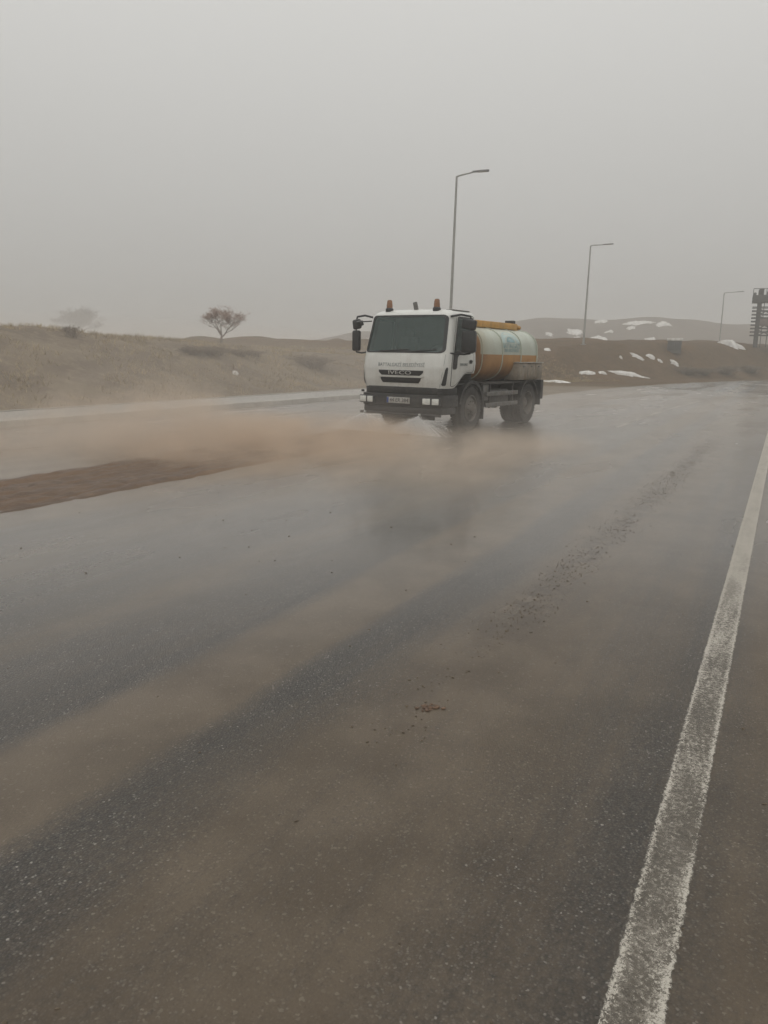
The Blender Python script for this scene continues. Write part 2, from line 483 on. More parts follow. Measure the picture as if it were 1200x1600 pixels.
M['tanky'] = m_tank('tank_yellow', (.40, .20, .05), (.15, .080, .045), 1.0)
M['tankp'] = m_tank('tank_pale', (.44, .475, .41), (.28, .22, .13), .75)
M['box'] = simple('weathered_box', (.23, .20, .16), .6, .1, var=.25, vscale=4, dirt=.8, dirtcol=(.2, .15, .1))
M['glass'] = m_glass('windscreen_glass', (.66, .80, .78), .40)
M['sideglass'] = m_glass('side_glass', (.50, .58, .56), .30)
M['lining'] = simple('cab_lining', (.055, .055, .053), .8, var=.2)
M['seat'] = simple('seat_fabric', (.07, .075, .085), .9, var=.3, vscale=12)
M['water'] = simple('white_water', (.80, .80, .79), .2, var=.05)
M['mirror'] = simple('mirror_glass', (.5, .5, .5), .05, 1.0, var=.02)

# ------------------------------------------------------------------ mesh helpers
class MB:
    def __init__(s): s.v = []; s.f = []; s.m = []
    def add(s, verts, faces, mi=0):
        o = len(s.v)
        s.v += [tuple(x) for x in verts]
        s.f += [tuple(i + o for i in f) for f in faces]
        s.m += [mi] * len(faces)
        return s
    def box(s, c, d, rot=None, mi=0):
        x, y, z = d[0] / 2, d[1] / 2, d[2] / 2
        vs = [Vector(p) for p in ((-x, -y, -z), (x, -y, -z), (x, y, -z), (-x, y, -z), (-x, -y, z), (x, -y, z), (x, y, z), (-x, y, z))]
        if rot is not None:
            e = Euler(rot).to_matrix(); vs = [e @ p for p in vs]
        vs = [p + Vector(c) for p in vs]
        return s.add(vs, [(0, 3, 2, 1), (4, 5, 6, 7), (0, 1, 5, 4), (1, 2, 6, 5), (2, 3, 7, 6), (3, 0, 4, 7)], mi)
    def span(s, a, b, mi=0):
        return s.box([(p + q) / 2 for p, q in zip(a, b)], [abs(p - q) for p, q in zip(a, b)], None, mi)
    def tube(s, pts, rs, n=8, caps=True, mi=0):
        pts = [Vector(p) for p in pts]
        if not hasattr(rs, '__len__'): rs = [rs] * len(pts)
        vs, fs = [], []
        ref = None
        for i, p in enumerate(pts):
            d = (pts[min(i + 1, len(pts) - 1)] - pts[max(i - 1, 0)]).normalized()
            if ref is None:
                ref = Vector((0, 0, 1)) if abs(d.z) < .9 else Vector((1, 0, 0))
            a = d.cross(ref).normalized(); b = d.cross(a).normalized(); ref = a.cross(d).normalized()
            for k in range(n):
                t = 2 * math.pi * k / n
                vs.append(p + (a * math.cos(t) + b * math.sin(t)) * rs[i])
        for i in range(len(pts) - 1):
            for k in range(n):
                k2 = (k + 1) % n
                fs.append((i * n + k, i * n + k2, (i + 1) * n + k2, (i + 1) * n + k))
        if caps:
            fs.append(tuple(range(n))[::-1]); fs.append(tuple((len(pts) - 1) * n + k for k in range(n)))
        return s.add(vs, fs, mi)
    def lathe_x(s, prof, n=36, c=(0, 0, 0), closed=False, mi=0):
        """profile of (x, r) turned about the X axis"""
        vs, fs = [], []
        m = len(prof)
        for k in range(n):
            t = 2 * math.pi * k / n
            for (x, r) in prof: vs.append((c[0] + x, c[1] + r * math.cos(t), c[2] + r * math.sin(t)))
        for k in range(n):
            k2 = (k + 1) % n
            for j in range(m if closed else m - 1):
                j2 = (j + 1) % m
                fs.append((k * m + j, k * m + j2, k2 * m + j2, k2 * m + j))
        return s.add(vs, fs, mi)
    def lathe_z(s, prof, n=20, c=(0, 0, 0), mi=0):
        vs, fs = [], []
        m = len(prof)
        for k in range(n):
            t = 2 * math.pi * k / n
            for (r, z) in prof: vs.append((c[0] + r * math.cos(t), c[1] + r * math.sin(t), c[2] + z))
        for k in range(n):
            k2 = (k + 1) % n
            for j in range(m - 1): fs.append((k * m + j, k2 * m + j, k2 * m + j + 1, k * m + j + 1))
        return s.add(vs, fs, mi)
    def prism(s, poly, axis, a, b, mi=0):
        """polygon in the two other axes pushed from a to b along axis"""
        def pt(p, t):
            q = list(p); q.insert(axis, t); return q
        n = len(poly)
        vs = [pt(p, a) for p in poly] + [pt(p, b) for p in poly]
        fs = [tuple(range(n))[::-1], tuple(range(n, 2 * n))] + [(i, (i + 1) % n, (i + 1) % n + n, i + n) for i in range(n)]
        return s.add(vs, fs, mi)
    def build(s, name, mats, parent=None, bevel=0.0, smooth=False, seg=2, angle=35):
        me = bpy.data.meshes.new(name)
        me.from_pydata(s.v, [], s.f)
        if not isinstance(mats, (list, tuple)): mats = [mats]
        for m_ in mats: me.materials.append(m_)
        if len(mats) > 1: me.polygons.foreach_set('material_index', s.m)
        bm = bmesh.new(); bm.from_mesh(me)
        bmesh.ops.recalc_face_normals(bm, faces=bm.faces)
        if bevel > 0:
            es = [e for e in bm.edges if len(e.link_faces) == 2 and e.calc_face_angle(0) > R(30)]
            bmesh.ops.bevel(bm, geom=es, offset=bevel, segments=seg, profile=.5, affect='EDGES', clamp_overlap=True)
        bm.to_mesh(me); bm.free()
        if smooth or bevel > 0:
            me.polygons.foreach_set('use_smooth', [True] * len(me.polygons))
            try: me.set_sharp_from_angle(angle=R(angle))
            except Exception: pass
        o = bpy.data.objects.new(name, me)
        col.objects.link(o)
        o.parent = parent
        return o

def grid_obj(name, V, nu, nv, mat, smooth=True):
    idx = np.arange(nu * nv).reshape(nu, nv)
    F = np.stack([idx[:-1, :-1], idx[1:, :-1], idx[1:, 1:], idx[:-1, 1:]], -1).reshape(-1, 4)
    me = bpy.data.meshes.new(name)
    me.from_pydata(V.tolist(), [], F.tolist())
    me.materials.append(mat)
    if smooth: me.polygons.foreach_set('use_smooth', [True] * len(me.polygons))
    o = bpy.data.objects.new(name, me)
    col.objects.link(o)
    return o

def tag(o, label=None, cat=None, group=None, kind=None):
    if label: o['label'] = label
    if cat: o['category'] = cat
    if group: o['group'] = group
    if kind: o['kind'] = kind
    return o
def empty(name, loc=(0, 0, 0), rz=0.0):
    o = bpy.data.objects.new(name, None)
    col.objects.link(o); o.location = loc; o.rotation_euler = (0, 0, rz)
    o.empty_display_size = .2
    return o
def text_mesh(name, s, size, mat, parent, matrix, ext=0.002, width=None):
    cu = bpy.data.curves.new('t', 'FONT')
    cu.body = s; cu.size = size; cu.extrude = ext; cu.align_x = 'CENTER'; cu.align_y = 'CENTER'
    cu.resolution_u = 3
    t = bpy.data.objects.new('t', cu); col.objects.link(t)
    dg = bpy.context.evaluated_depsgraph_get()
    me = bpy.data.meshes.new_from_object(t.evaluated_get(dg))
    bpy.data.objects.remove(t); bpy.data.curves.remove(cu)
    if width and len(me.vertices):
        xs = [v.co.x for v in me.vertices]; k = width / (max(xs) - min(xs))
        for v in me.vertices: v.co.x *= k
    me.transform(matrix)
    me.name = name
    me.materials.clear(); me.materials.append(mat)
    o = bpy.data.objects.new(name, me); col.objects.link(o); o.parent = parent
    return o

# ================================================================== SETTING
# ---- ground: one polar sheet out to the horizon
ang = np.concatenate([np.linspace(-180, -50, 40, endpoint=False), np.linspace(-50, 50, 420), np.linspace(50, 180, 40)[1:]])
rad = np.concatenate([[0.01], np.geomspace(1.0, 900, 340)])
A, Rr = np.meshgrid(R(1) * ang, rad, indexing='ij')
gx, gy = Rr * np.sin(A), Rr * np.cos(A)
gz = ground_z(gx, gy)
ground = grid_obj('ground', np.stack([gx, gy, gz], -1).reshape(-1, 3), len(ang), len(rad), M['soil'])
tag(ground, kind='structure')

# ---- far hill
hu = np.array([200, 380, 430, 500, 560, 700, 840, 950, 1060, 1170, 1300, 1600, 2000])
hv = np.array([553, 551, 546, 530, 519, 511, 499, 498, 502, 514, 512, 508, 520])
hd = 235.0
hang = np.arctan((hu - 600) / 1205.0)
hh = EYE + (552.5 + (hu - 600) * .0175 - hv) / 1205.0 * hd
ha = np.linspace(hang[0], 1.0, 200)
hr = np.linspace(150, 360, 70)
A, Rr = np.meshgrid(ha, hr, indexing='ij')
prof = np.interp(A, hang, hh)
hx, hy = Rr * np.sin(A), Rr * np.cos(A)
up = sstep(155, 242, Rr)
hz = -1.0 + (prof + 1.0 + .5 * vnoise(A * 22, Rr * 0 + 2, 4)) * up + .5 * up * vnoise(hx / 9, hy / 9, 6) - 6 * sstep(280, 360, Rr)
def hill_hit(u, v):
    m = cam.matrix_world.to_3x3()
    d = m @ Vector(((u - 600) / 1205.0, -(v - 800) / 1205.0, -1.0))
    for t in np.linspace(150, 300, 1800):
        x, y, z = d.x * t, d.y * t, EYE + d.z * t
        a, r = math.atan2(x, y), math.hypot(x, y)
        if r < 152: continue
        if z < hill_z(x, y): return x, y
    return None
def hill_z(x, y):
    a, r = np.arctan2(x, y), np.hypot(x, y)
    p = np.interp(a, hang, hh); u_ = sstep(155, 242, r)
    return -1.0 + (p + 1.0 + .5 * vnoise(a * 22, r * 0 + 2, 4)) * u_ + .5 * u_ * vnoise(x / 9, y / 9, 6) - 6 * sstep(280, 360, r)
hill = grid_obj('hill', np.stack([hx, hy, hz], -1).reshape(-1, 3), len(ha), len(hr), M['hillsoil'])
tag(hill, kind='structure')

# ---- carriageway
ss = np.concatenate([np.linspace(-14, 30, 45), np.linspace(31, 110, 60)])
nn_ = np.linspace(0, 1, 30)
S, T = np.meshgrid(ss, nn_, indexing='ij')
left = edge_n(ss) + .10 * vnoise(ss * 1.3, ss * 0, 2) * sstep(27, 33, ss)
right = -3.6 - .0040 * np.clip(ss - 33, 0, 90) ** 2
Nn = right[:, None] * (1 - T) + left[:, None] * T
road = grid_obj('road', np.stack([S, Nn, np.zeros_like(S)], -1).reshape(-1, 3), len(ss), len(nn_), M['road'])
road.matrix_world = ROAD_M
tag(road, kind='structure')

# ---- painted edge line and the faint lane line
def strip(name, s0, s1, nfun, w, z, mat, ds=.08, jit=0.0):
    sv = np.arange(s0, s1, ds)
    c = nfun(sv)
    a = np.stack([sv, c - w / 2 + jit * rng.uniform(-1, 1, len(sv)), np.full_like(sv, z)], -1)
    b = np.stack([sv, c + w / 2 + jit * rng.uniform(-1, 1, len(sv)), np.full_like(sv, z)], -1)
    return np.stack([a, b], 1).reshape(-1, 3), len(sv)
LINE_N = 0.17
V, k = strip('edge_line', -.5, 40, lambda s: 0 * s - .0040 * np.clip(s - 33, 0, 90) ** 2, .165, .004, None, .05, .002)
ln = grid_obj('edge_line', V, k, 2, M['line'], False)
ln.matrix_world = ROAD_M @ Matrix.Translation((0, LINE_N, 0))
tag(ln, kind='structure')
V, k = strip('lane_line', 19, 34, lambda s: 3.45 - .004 * np.clip(s - 20, 0, 90) ** 2 * .6, .14, .004, None, .25)
ll = grid_obj('lane_line', V, k, 2, M['lane'], False)
ll.matrix_world = ROAD_M
tag(ll, kind='structure')

# ---- far pavement with its kerb of separate stones
ss = np.concatenate([np.linspace(-10, 36, 47), np.linspace(36.5, 38, 3)])
def off(s, q):      # point at distance q beyond the kerb line
    e = .05
    t = np.array([2 * e, float(kerb_n(s + e) - kerb_n(s - e))]); t /= np.linalg.norm(t)
    return s - t[1] * q, float(kerb_n(s)) + t[0] * q
sec = [(.16, -.3), (.16, .138), (2.02, .155), (2.02, .175), (2.16, .175), (2.16, -.3)]
V = np.array([[(*off(s, q), z) for (q, z) in sec] for s in ss]).reshape(-1, 3)
pv = grid_obj('pavement', V, len(ss), len(sec), M['pave'], False)
pv.matrix_world = ROAD_M
tag(pv, kind='structure')
kb = grid_obj('kerb', np.array([[(*off(s, q), z) for (q, z) in [(.012, -.3), (.012, .12), (.148, .12), (.148, -.3)]] for s in ss]).reshape(-1, 3), len(ss), 4, M['pave'], False)
kb.matrix_world = ROAD_M
tag(kb, kind='structure')
mb = MB(); mb.box((0, 0, 0), (.985, .15, .40)); st0 = mb.build('kerb_stone', M['kerb'], None, .015)
st0.parent = kb
for i in range(30):
    o = st0 if i == 0 else st0.copy()
    if i: col.objects.link(o); o.parent = kb
    s = 8.5 + i
    a, b = off(s - .5, .075), off(s + .5, .075)
    o.location = ((a[0] + b[0]) / 2, (a[1] + b[1]) / 2, -.05 + rnd.uniform(-.008, .008))
    o.rotation_euler = (0, 0, math.atan2(b[1] - a[1], b[0] - a[0]) + rnd.uniform(-.006, .006))

# ---- brown mud left on the truck's lane
sv = np.linspace(1, 15.5, 190); tv = np.linspace(0, 1, 44)
S, T = np.meshgrid(sv, tv, indexing='ij')
lo = 6.72 + .08 * vnoise(sv * .4, 0 * sv, 21) + .04 * vnoise(sv * 2.2, 0 * sv, 22) + .03 * vnoise(sv * 6, 0 * sv, 25)
hi = 8.6 + .25 * vnoise(sv * .4, 0 * sv, 23) + .08 * vnoise(sv * 2.5, 0 * sv, 24)
Nn = lo[:, None] * (1 - T) + hi[:, None] * T
edge = np.clip(np.minimum(T, 1 - T) * 12, 0, 1) ** .5 * sstep(15.5, 13.5, S)
rut = .6 + .4 * vnoise(S * .25, Nn * 4.2, 31)
Z = -.012 + edge * (.022 + .018 * rut + .018 * np.abs(vnoise(S * 1.1, Nn * 6, 33)) + .022 * vnoise(S * 5, Nn * 9, 35) + .012 * vnoise(S * 12, Nn * 14, 36))
md = grid_obj('mud_layer', np.stack([S, Nn, Z], -1).reshape(-1, 3), len(sv), len(tv), M['mud'])
md.matrix_world = ROAD_M
tag(md, 'brown wet mud layer on the road ahead of the truck at left', 'mud', kind='stuff')

# ---- crumbs of mud: a line of them between the wheel tracks and strays
def lump(mb, x, y, z, r, rr, flat=.6):
    ic = [(0, 0, 1), (.89, 0, .45), (.28, .85, .45), (-.72, .53, .45), (-.72, -.53, .45), (.28, -.85, .45),
          (.72, .53, -.45), (-.28, .85, -.45), (-.89, 0, -.45), (-.28, -.85, -.45), (.72, -.53, -.45), (0, 0, -1)]
    fc = [(0, 1, 2), (0, 2, 3), (0, 3, 4), (0, 4, 5), (0, 5, 1), (1, 6, 2), (2, 7, 3), (3, 8, 4), (4, 9, 5), (5, 10, 1),
          (6, 7, 2), (7, 8, 3), (8, 9, 4), (9, 10, 5), (10, 6, 1), (11, 7, 6), (11, 8, 7), (11, 9, 8), (11, 10, 9), (11, 6, 10)]
    a = rr.uniform(0, 6.28); ca, sa = math.cos(a), math.sin(a)
    sx, sy = rr.uniform(.7, 1.5), rr.uniform(.6, 1.1)
    vs = []
    for p in ic:
        k = r * rr.uniform(.7, 1.25)
        px, py = p[0] * sx * k, p[1] * sy * k
        vs.append((x + px * ca - py * sa, y + px * sa + py * ca, z + p[2] * flat * k))
    mb.add(vs, fc)
mb = MB()
for i in range(5200):
    s = 2.6 + 14.5 * rnd.random()
    c = 1.36 - .012 * (s - 3)
    dens = .5 + .5 * float(vnoise(s * 1.3, 0, 51))
    if rnd.random() > .25 + .75 * dens * min(1, (s - 2.3) / 1.5): continue
    r = abs(rnd.gauss(.0008, .0024)) + .0013
    lump(mb, s, c + rnd.gauss(0, .11), r * .3, min(r, .012), rnd)
for i in range(260):
    s, n = rnd.uniform(-1, 9), rnd.uniform(-.6, 7)
    r = min(.010, abs(rnd.gauss(.002, .0028)) + .0016)
    lump(mb, s, n, r * .3, r, rnd)
cr = mb.build('mud_crumbs', M['crumb'], None)
cr.matrix_world = ROAD_M
tag(cr, 'scattered dark crumbs of mud lying in a line on the road', 'mud crumbs', kind='stuff')

# ---- the flattened reddish clod
cx, cyy, _ = hit_ground(672, 1107, 1)
mb = MB()
for i in range(26):
    a, d = rnd.uniform(0, 6.28), rnd.random() ** .7
    lump(mb, .075 * d * math.cos(a), .035 * d * math.sin(a), .003, rnd.uniform(.006, .014) * (1.3 - .6 * d), rnd, .55)
cl = mb.build('mud_clod', M['clod'], None)
tt = 800 - 1107
m3 = cam.matrix_world.to_3x3(); dd = m3 @ Vector(((672 - 600) / 1205, (800 - 1107) / 1205, -1)); kk = -EYE / dd.z
cl.location = (dd.x * kk, dd.y * kk, .002); cl.rotation_euler = (0, 0, .1)
tag(cl, 'flattened reddish brown mud clod on the bare road near the crumb trail', 'mud clod')

# ---- dry grass over the left bank
def grass(name, N_, srange, qrange, hmin, hmax, blades):
    s = rng.uniform(*srange, N_); q = rng.uniform(*qrange, N_)
    n = kerb_n(s) + q
    x, y = to_xy(s, n)
    keep = vnoise(x / 2.4, y / 2.4, 61) + .6 * vnoise(x / .8, y / .8, 62) > -.25
    x, y = x[keep], y[keep]
    z = ground_z(x, y)
    K = len(x)
    px = np.repeat(x, blades) + rng.normal(0, .09, K * blades)
    py = np.repeat(y, blades) + rng.normal(0, .09, K * blades)
    pz = np.repeat(z, blades) - .03
    h = rng.uniform(hmin, hmax, K * blades); a = rng.uniform(0, 6.28, K * blades)
    lean = rng.normal(0, .5, (2, K * blades)) * h
    w = .014
    P0 = np.stack([px - w * np.cos(a), py - w * np.sin(a), pz], -1)
    P1 = np.stack([px + w * np.cos(a), py + w * np.sin(a), pz], -1)
    P2 = np.stack([px + lean[0], py + lean[1], pz + h], -1)
    V = np.stack([P0, P1, P2], 1).reshape(-1, 3)
    F = np.arange(len(V)).reshape(-1, 3)
    me = bpy.data.meshes.new(name); me.from_pydata(V.tolist(), [], F.tolist()); me.materials.append(M['straw'])
    o = bpy.data.objects.new(name, me); col.objects.link(o)
    return o
g = grass('dry_grass', 16000, (4, 62), (2.6, 20), .06, .24, 5)
tag(g, 'short dry straw coloured grass over the roadside bank', 'grass', kind='stuff')

# ---- bare tree and scrub
def branch(mb, tw, p, d, L, r, depth, maxd, rr, spread, upbias):
    n = 4
    r = max(r, rr.rmin)
    pts, rs = [p], [r]
    q = p.copy(); dd = d.copy()
    for i in range(n):
        dd = (dd + Vector((rr.gauss(0, .13), rr.gauss(0, .13), rr.gauss(0, .09) + upbias))).normalized()
        q = q + dd * (L / n)
        pts.append(q.copy()); rs.append(r * (1 - .42 * (i + 1) / n))
    (mb if depth < maxd - 1 else tw).tube(pts, rs, 6 if depth < 2 else 3, depth == 0)
    if depth >= maxd: return
    kids = rr.randint(3, 4) if depth else 5
    for k in range(kids):
        t = 1.0 if k < 2 else rr.uniform(.45, .95)
        i = t * n; i0 = min(int(i), n - 1); base = pts[i0].lerp(pts[i0 + 1], i - i0)
        az = rr.uniform(0, 6.28)
        side = Vector((math.cos(az), math.sin(az), 0))
        nd = (dd * (1 - spread) + side * spread + Vector((0, 0, .12))).normalized()
        branch(mb, tw, base, nd, L * rr.uniform(.62, .86), rs[min(i0 + 1, n)] * .72, depth + 1, maxd, rr, spread, upbias)
def tree(name, loc, trunk_h, L, r, label, seed, spread=.58, lean=.1, maxd=5, twig=None, rmin=.008):
    rr = random.Random(seed); rr.rmin = rmin
    root = empty(name, loc)
    mb, tw = MB(), MB()
    base = Vector((0, 0, -.15)); d = Vector((lean, 0, 1)).normalized()
    pts = [base, base + d * (trunk_h * .5 + .15), base + d * (trunk_h + .15)]
    mb.tube(pts, [r * 1.35, r, r * .88], 8)
    for k in range(5):
        az = k * 1.2566 + rr.uniform(-.4, .4)
        dd = Vector((math.cos(az) * spread, math.sin(az) * spread, .62)).normalized()
        branch(mb, tw, pts[-1] - d * rr.uniform(0, .25) * trunk_h, dd, L * rr.uniform(.85, 1.15), r * .62, 1, maxd, rr, spread, .02)
    mb.build('trunk', M['bark'], root, smooth=True)
    tw.build('crown', twig or M['twig'], root)
    tag(root, label, 'tree', 'bare trees on the bank')
    return root
tx, ty, tz = hit_ground(345, 547, 30)
tk = 56.0 / math.hypot(tx, ty); tx, ty = tx * tk, ty * tk; tz = float(ground_z(tx, ty))
tree('bare_tree', (tx, ty, tz), .78, .75, .08, 'small bare tree with reddish spreading crown standing alone on the bank', 5, .56, .1, 6, rmin=.006)
gx_, gy_ = 300 * (128 - 600) / 1205, 300.0
tree('bare_tree', (gx_, gy_, float(ground_z(gx_, gy_))), 3.6, 4.6, .6, 'large pale tree almost lost in the fog behind the left bank', 9, .62, 0, 6, twig=M['bark'], rmin=.05)

def shrub(px, py, h, w, label, seed, n=70, dist=None):
    x, y, z = hit_ground(px, py, 12)
    if dist:
        k = dist / math.hypot(x, y); x, y = x * k, y * k; z = float(ground_z(x, y))
    rr = random.Random(seed)
    root = empty('dry_shrub', (x, y, z))
    mb = MB(); tw = MB()
    for i in range(n):
        a = rr.uniform(0, 6.28); e = rr.random() ** .6
        bx, by = rr.gauss(0, .12) * w, rr.gauss(0, .12) * w
        tip = Vector((bx + math.cos(a) * e * w * .5, by + math.sin(a) * e * w * .5, h * rr.uniform(.5, 1) * (1 - .35 * e)))
        mid = Vector((bx, by, 0)).lerp(tip, .55) + Vector((rr.gauss(0, .03), rr.gauss(0, .03), h * .08))
        (mb if i % 4 == 0 else tw).tube([(bx, by, -.05), mid, tip], [.012, .009, .003], 3, False)
        for k in range(4):
            q = mid.lerp(tip, rr.random())
            tw.tube([q, q + Vector((rr.gauss(0, .16) * w, rr.gauss(0, .16) * w, rr.uniform(0, .25) * h))], [.008, .003], 3, False)
    mb.build('stem', M['scrub'], root)
    tw.build('twigs', M['scrub'], root)
    tag(root, label, 'shrub', 'dry shrubs on the left bank')
    return root
shrub(17, 505, .42, .30, 'small dry weed sticking up from the crest at the far left edge', 1, 26)
shrub(47, 506, .30, .4, 'low thin weed on the crest just right of the leftmost weed', 2, 22)
shrub(112, 527, .5, .62, 'dark round shrub near the top of the left grassy bank', 3, 50)
shrub(300, 553, .35, 1.3, 'dark low scrub on the bank left of the small bare tree', 4, 120)
shrub(330, 554, .4, 1.6, 'dark low scrub at the foot of the small bare tree', 5, 140)
shrub(372, 556, .32, 1.3, 'dark low scrub just right of the small bare tree', 6, 120)
shrub(396, 556, .3, 1.0, 'rightmost low scrub clump on the left bank crest', 7, 90)
shrub(490, 575, .7, 2.0, 'broad dark scrub on the bank beside the truck mirror', 8, 160)

for i, (u, v, h, w, l) in enumerate([(1072, 585, .8, 2.6, 'dark low bush at the foot of the brown bank below the utility box'),
                                     (1098, 586, .7, 2.4, 'second dark bush from the left at the foot of the brown bank'),
                                     (1134, 585, .9, 2.6, 'dark bush just right of the far lamp post foot'),
                                     (1172, 582, .8, 2.8, 'dark bush below the steel tower at the bank foot')]):
    b_ = shrub(u, v, h, w, l, 30 + i, 150)
    b_['group'] = 'bushes at the foot of the brown bank'
# ---- snow patches: thin irregular lumps lying on the ground
def snow(u, v, wpx, hpx, label, far=False, seed=0, thick=.12, group='snow patches by the road'):
    m3 = cam.matrix_world.to_3x3()
    if far:
        h = hill_hit(u, v)
        if h is None: return
        x, y = h; zf = hill_z; d = math.hypot(x, y)
        grade = .16
    else:
        x, y, _ = hit_ground(u, v, 10); zf = ground_z; d = math.hypot(x, y)
        x2, y2, _ = hit_ground(u, v - 3, 10)
        grade = max(3 / 1205 * d / max(.2, math.hypot(x2 - x, y2 - y)), .03) if math.hypot(x2 - x, y2 - y) < 8 else .06
    cmi = cam.matrix_world.inverted()
    def px(X, Y):
        q = cmi @ Vector((X, Y, float(zf(X, Y)))); return np.array([600 - 1205 * q.x / q.z, 800 + 1205 * q.y / q.z])
    e = 1.5
    gr = np.array([float(zf(x + e, y) - zf(x - e, y)), float(zf(x, y + e) - zf(x, y - e))])
    va = np.array([x, y]) / d
    gr = gr / max(1e-6, np.linalg.norm(gr))
    ey = gr * .75 + va * .25 if gr @ va > .2 else va
    ey = ey / np.linalg.norm(ey); ex = np.array([ey[1], -ey[0]])
    p0 = px(x, y)
    du = np.linalg.norm(px(x + ex[0], y + ex[1]) - p0); dv = abs((px(x + ey[0] * .7, y + ey[1] * .7) - p0)[1]) / .7
    wpx, hpx = wpx * .9, hpx * .85
    W = wpx / 2 / max(du, 2)
    Dp = min(hpx / 2 / max(dv, .3), W * 1.6)
    nr, na = 6, 64
    V = []; F = []
    def P(r, t):
        ir = 1 + .55 * float(vnoise(math.cos(t) * 1.9 + seed * 7.3, math.sin(t) * 1.9 + seed * 3.1, 71)) + .45 * float(vnoise(math.cos(t) * 4.5 + seed, math.sin(t) * 4.5, 72)) + .28 * float(vnoise(math.cos(t) * 11 + seed, math.sin(t) * 11, 74))
        p = np.array([x, y]) + ex * W * r * ir * math.cos(t) + ey * Dp * r * ir * math.sin(t)
        z = float(zf(p[0], p[1]))
        th = thick * (1 - r ** 3) * (1 + .4 * float(vnoise(p[0] * 1.7, p[1] * 1.7, 73))) - .04 * r ** 6
        return (p[0], p[1], z + th)
    V.append(P(0, 0))
    for i in range(1, nr + 1):
        for k in range(na): V.append(P(i / nr, 2 * math.pi * k / na))
    for k in range(na): F.append((0, 1 + k, 1 + (k + 1) % na))
    for i in range(nr - 1):
        for k in range(na):
            a0 = 1 + i * na + k; a1 = 1 + i * na + (k + 1) % na
            F.append((a0, a0 + na, a1 + na, a1))
    base = 1 + (nr - 1) * na
    F.append(tuple(base + k for k in range(na)))
    mb = MB(); mb.add([(p[0] - x, p[1] - y, p[2] - V[0][2]) for p in V], F)
    o = mb.build('snow_patch', M['snow'], None, smooth=True, angle=80)
    o.location = (x, y, V[0][2])
    tag(o, label, 'snow', group)
snow(868, 597, 44, 8, 'long low snow strip just right of the truck tail', seed=1, thick=.10)
snow(917, 584, 24, 6, 'small flat snow patch at the foot of the bank left of the long one', seed=2, thick=.16)
snow(941, 583, 10, 4, 'tiny snow lump between two larger patches at the bank foot', seed=3, thick=.14)
snow(984, 587, 56, 8, 'longest snow patch at the foot of the brown bank', seed=4, thick=.22)
snow(996, 559, 22, 7, 'left snow lump of the pair halfway up the brown bank', seed=5, thick=.2)
snow(1017, 559, 14, 8, 'right snow lump of the pair halfway up the brown bank', seed=6, thick=.2)
snow(1031, 565, 7, 5, 'tiny snow spot right of the pair on the brown bank', seed=7, thick=.15)
snow(1054, 569, 14, 9, 'snow lump on the bank below the small utility box', seed=8, thick=.22)
snow(970, 560, 5, 4, 'tiny snow spot left of the pair on the brown bank', seed=9, thick=.15)
snow(855, 547, 9, 4, 'small snow spot on the bank near the tanker top', seed=10, thick=.15)
snow(368, 584, 12, 5, 'small pale snow spot on the left bank below the bare tree', seed=11, thick=.12)
HG = 'snow patches on the far hill'
for (u, v, w, h, l) in [(897, 520, 26, 13, 'broad snow patch on the far hill left of the second lamp post'),
                        (901, 529, 14, 8, 'snow streak under the broad patch by the second lamp post'),
                        (939, 503, 18, 5, 'thin snow streak high on the hill right of the second lamp post'),
                        (952, 519, 13, 10, 'round snow patch midway across the far hill'),
                        (936, 529, 24, 8, 'slanting snow streak low on the far hill'),
                        (995, 505, 52, 6, 'long thin snow band along the far hill crest'),
                        (1037, 507, 24, 9, 'right end snow patch of the far hill crest'),
                        (985, 513, 12, 6, 'small snow patch under the crest snow band'),
                        (858, 523, 12, 6, 'faint small snow patch on the hill above the tanker tail'),
                        (1017, 531, 18, 5, 'low snow patch on the hill left of the utility box'),
                        (437, 550, 46, 4, 'faint snow line at the foot of the hill left of the truck'),
                        (925, 534, 8, 4, 'tiny snow spot at the hill foot right of the lamp post')]:
    snow(u, v, w, h, l, True, seed=u % 17, thick=.4, group=HG)

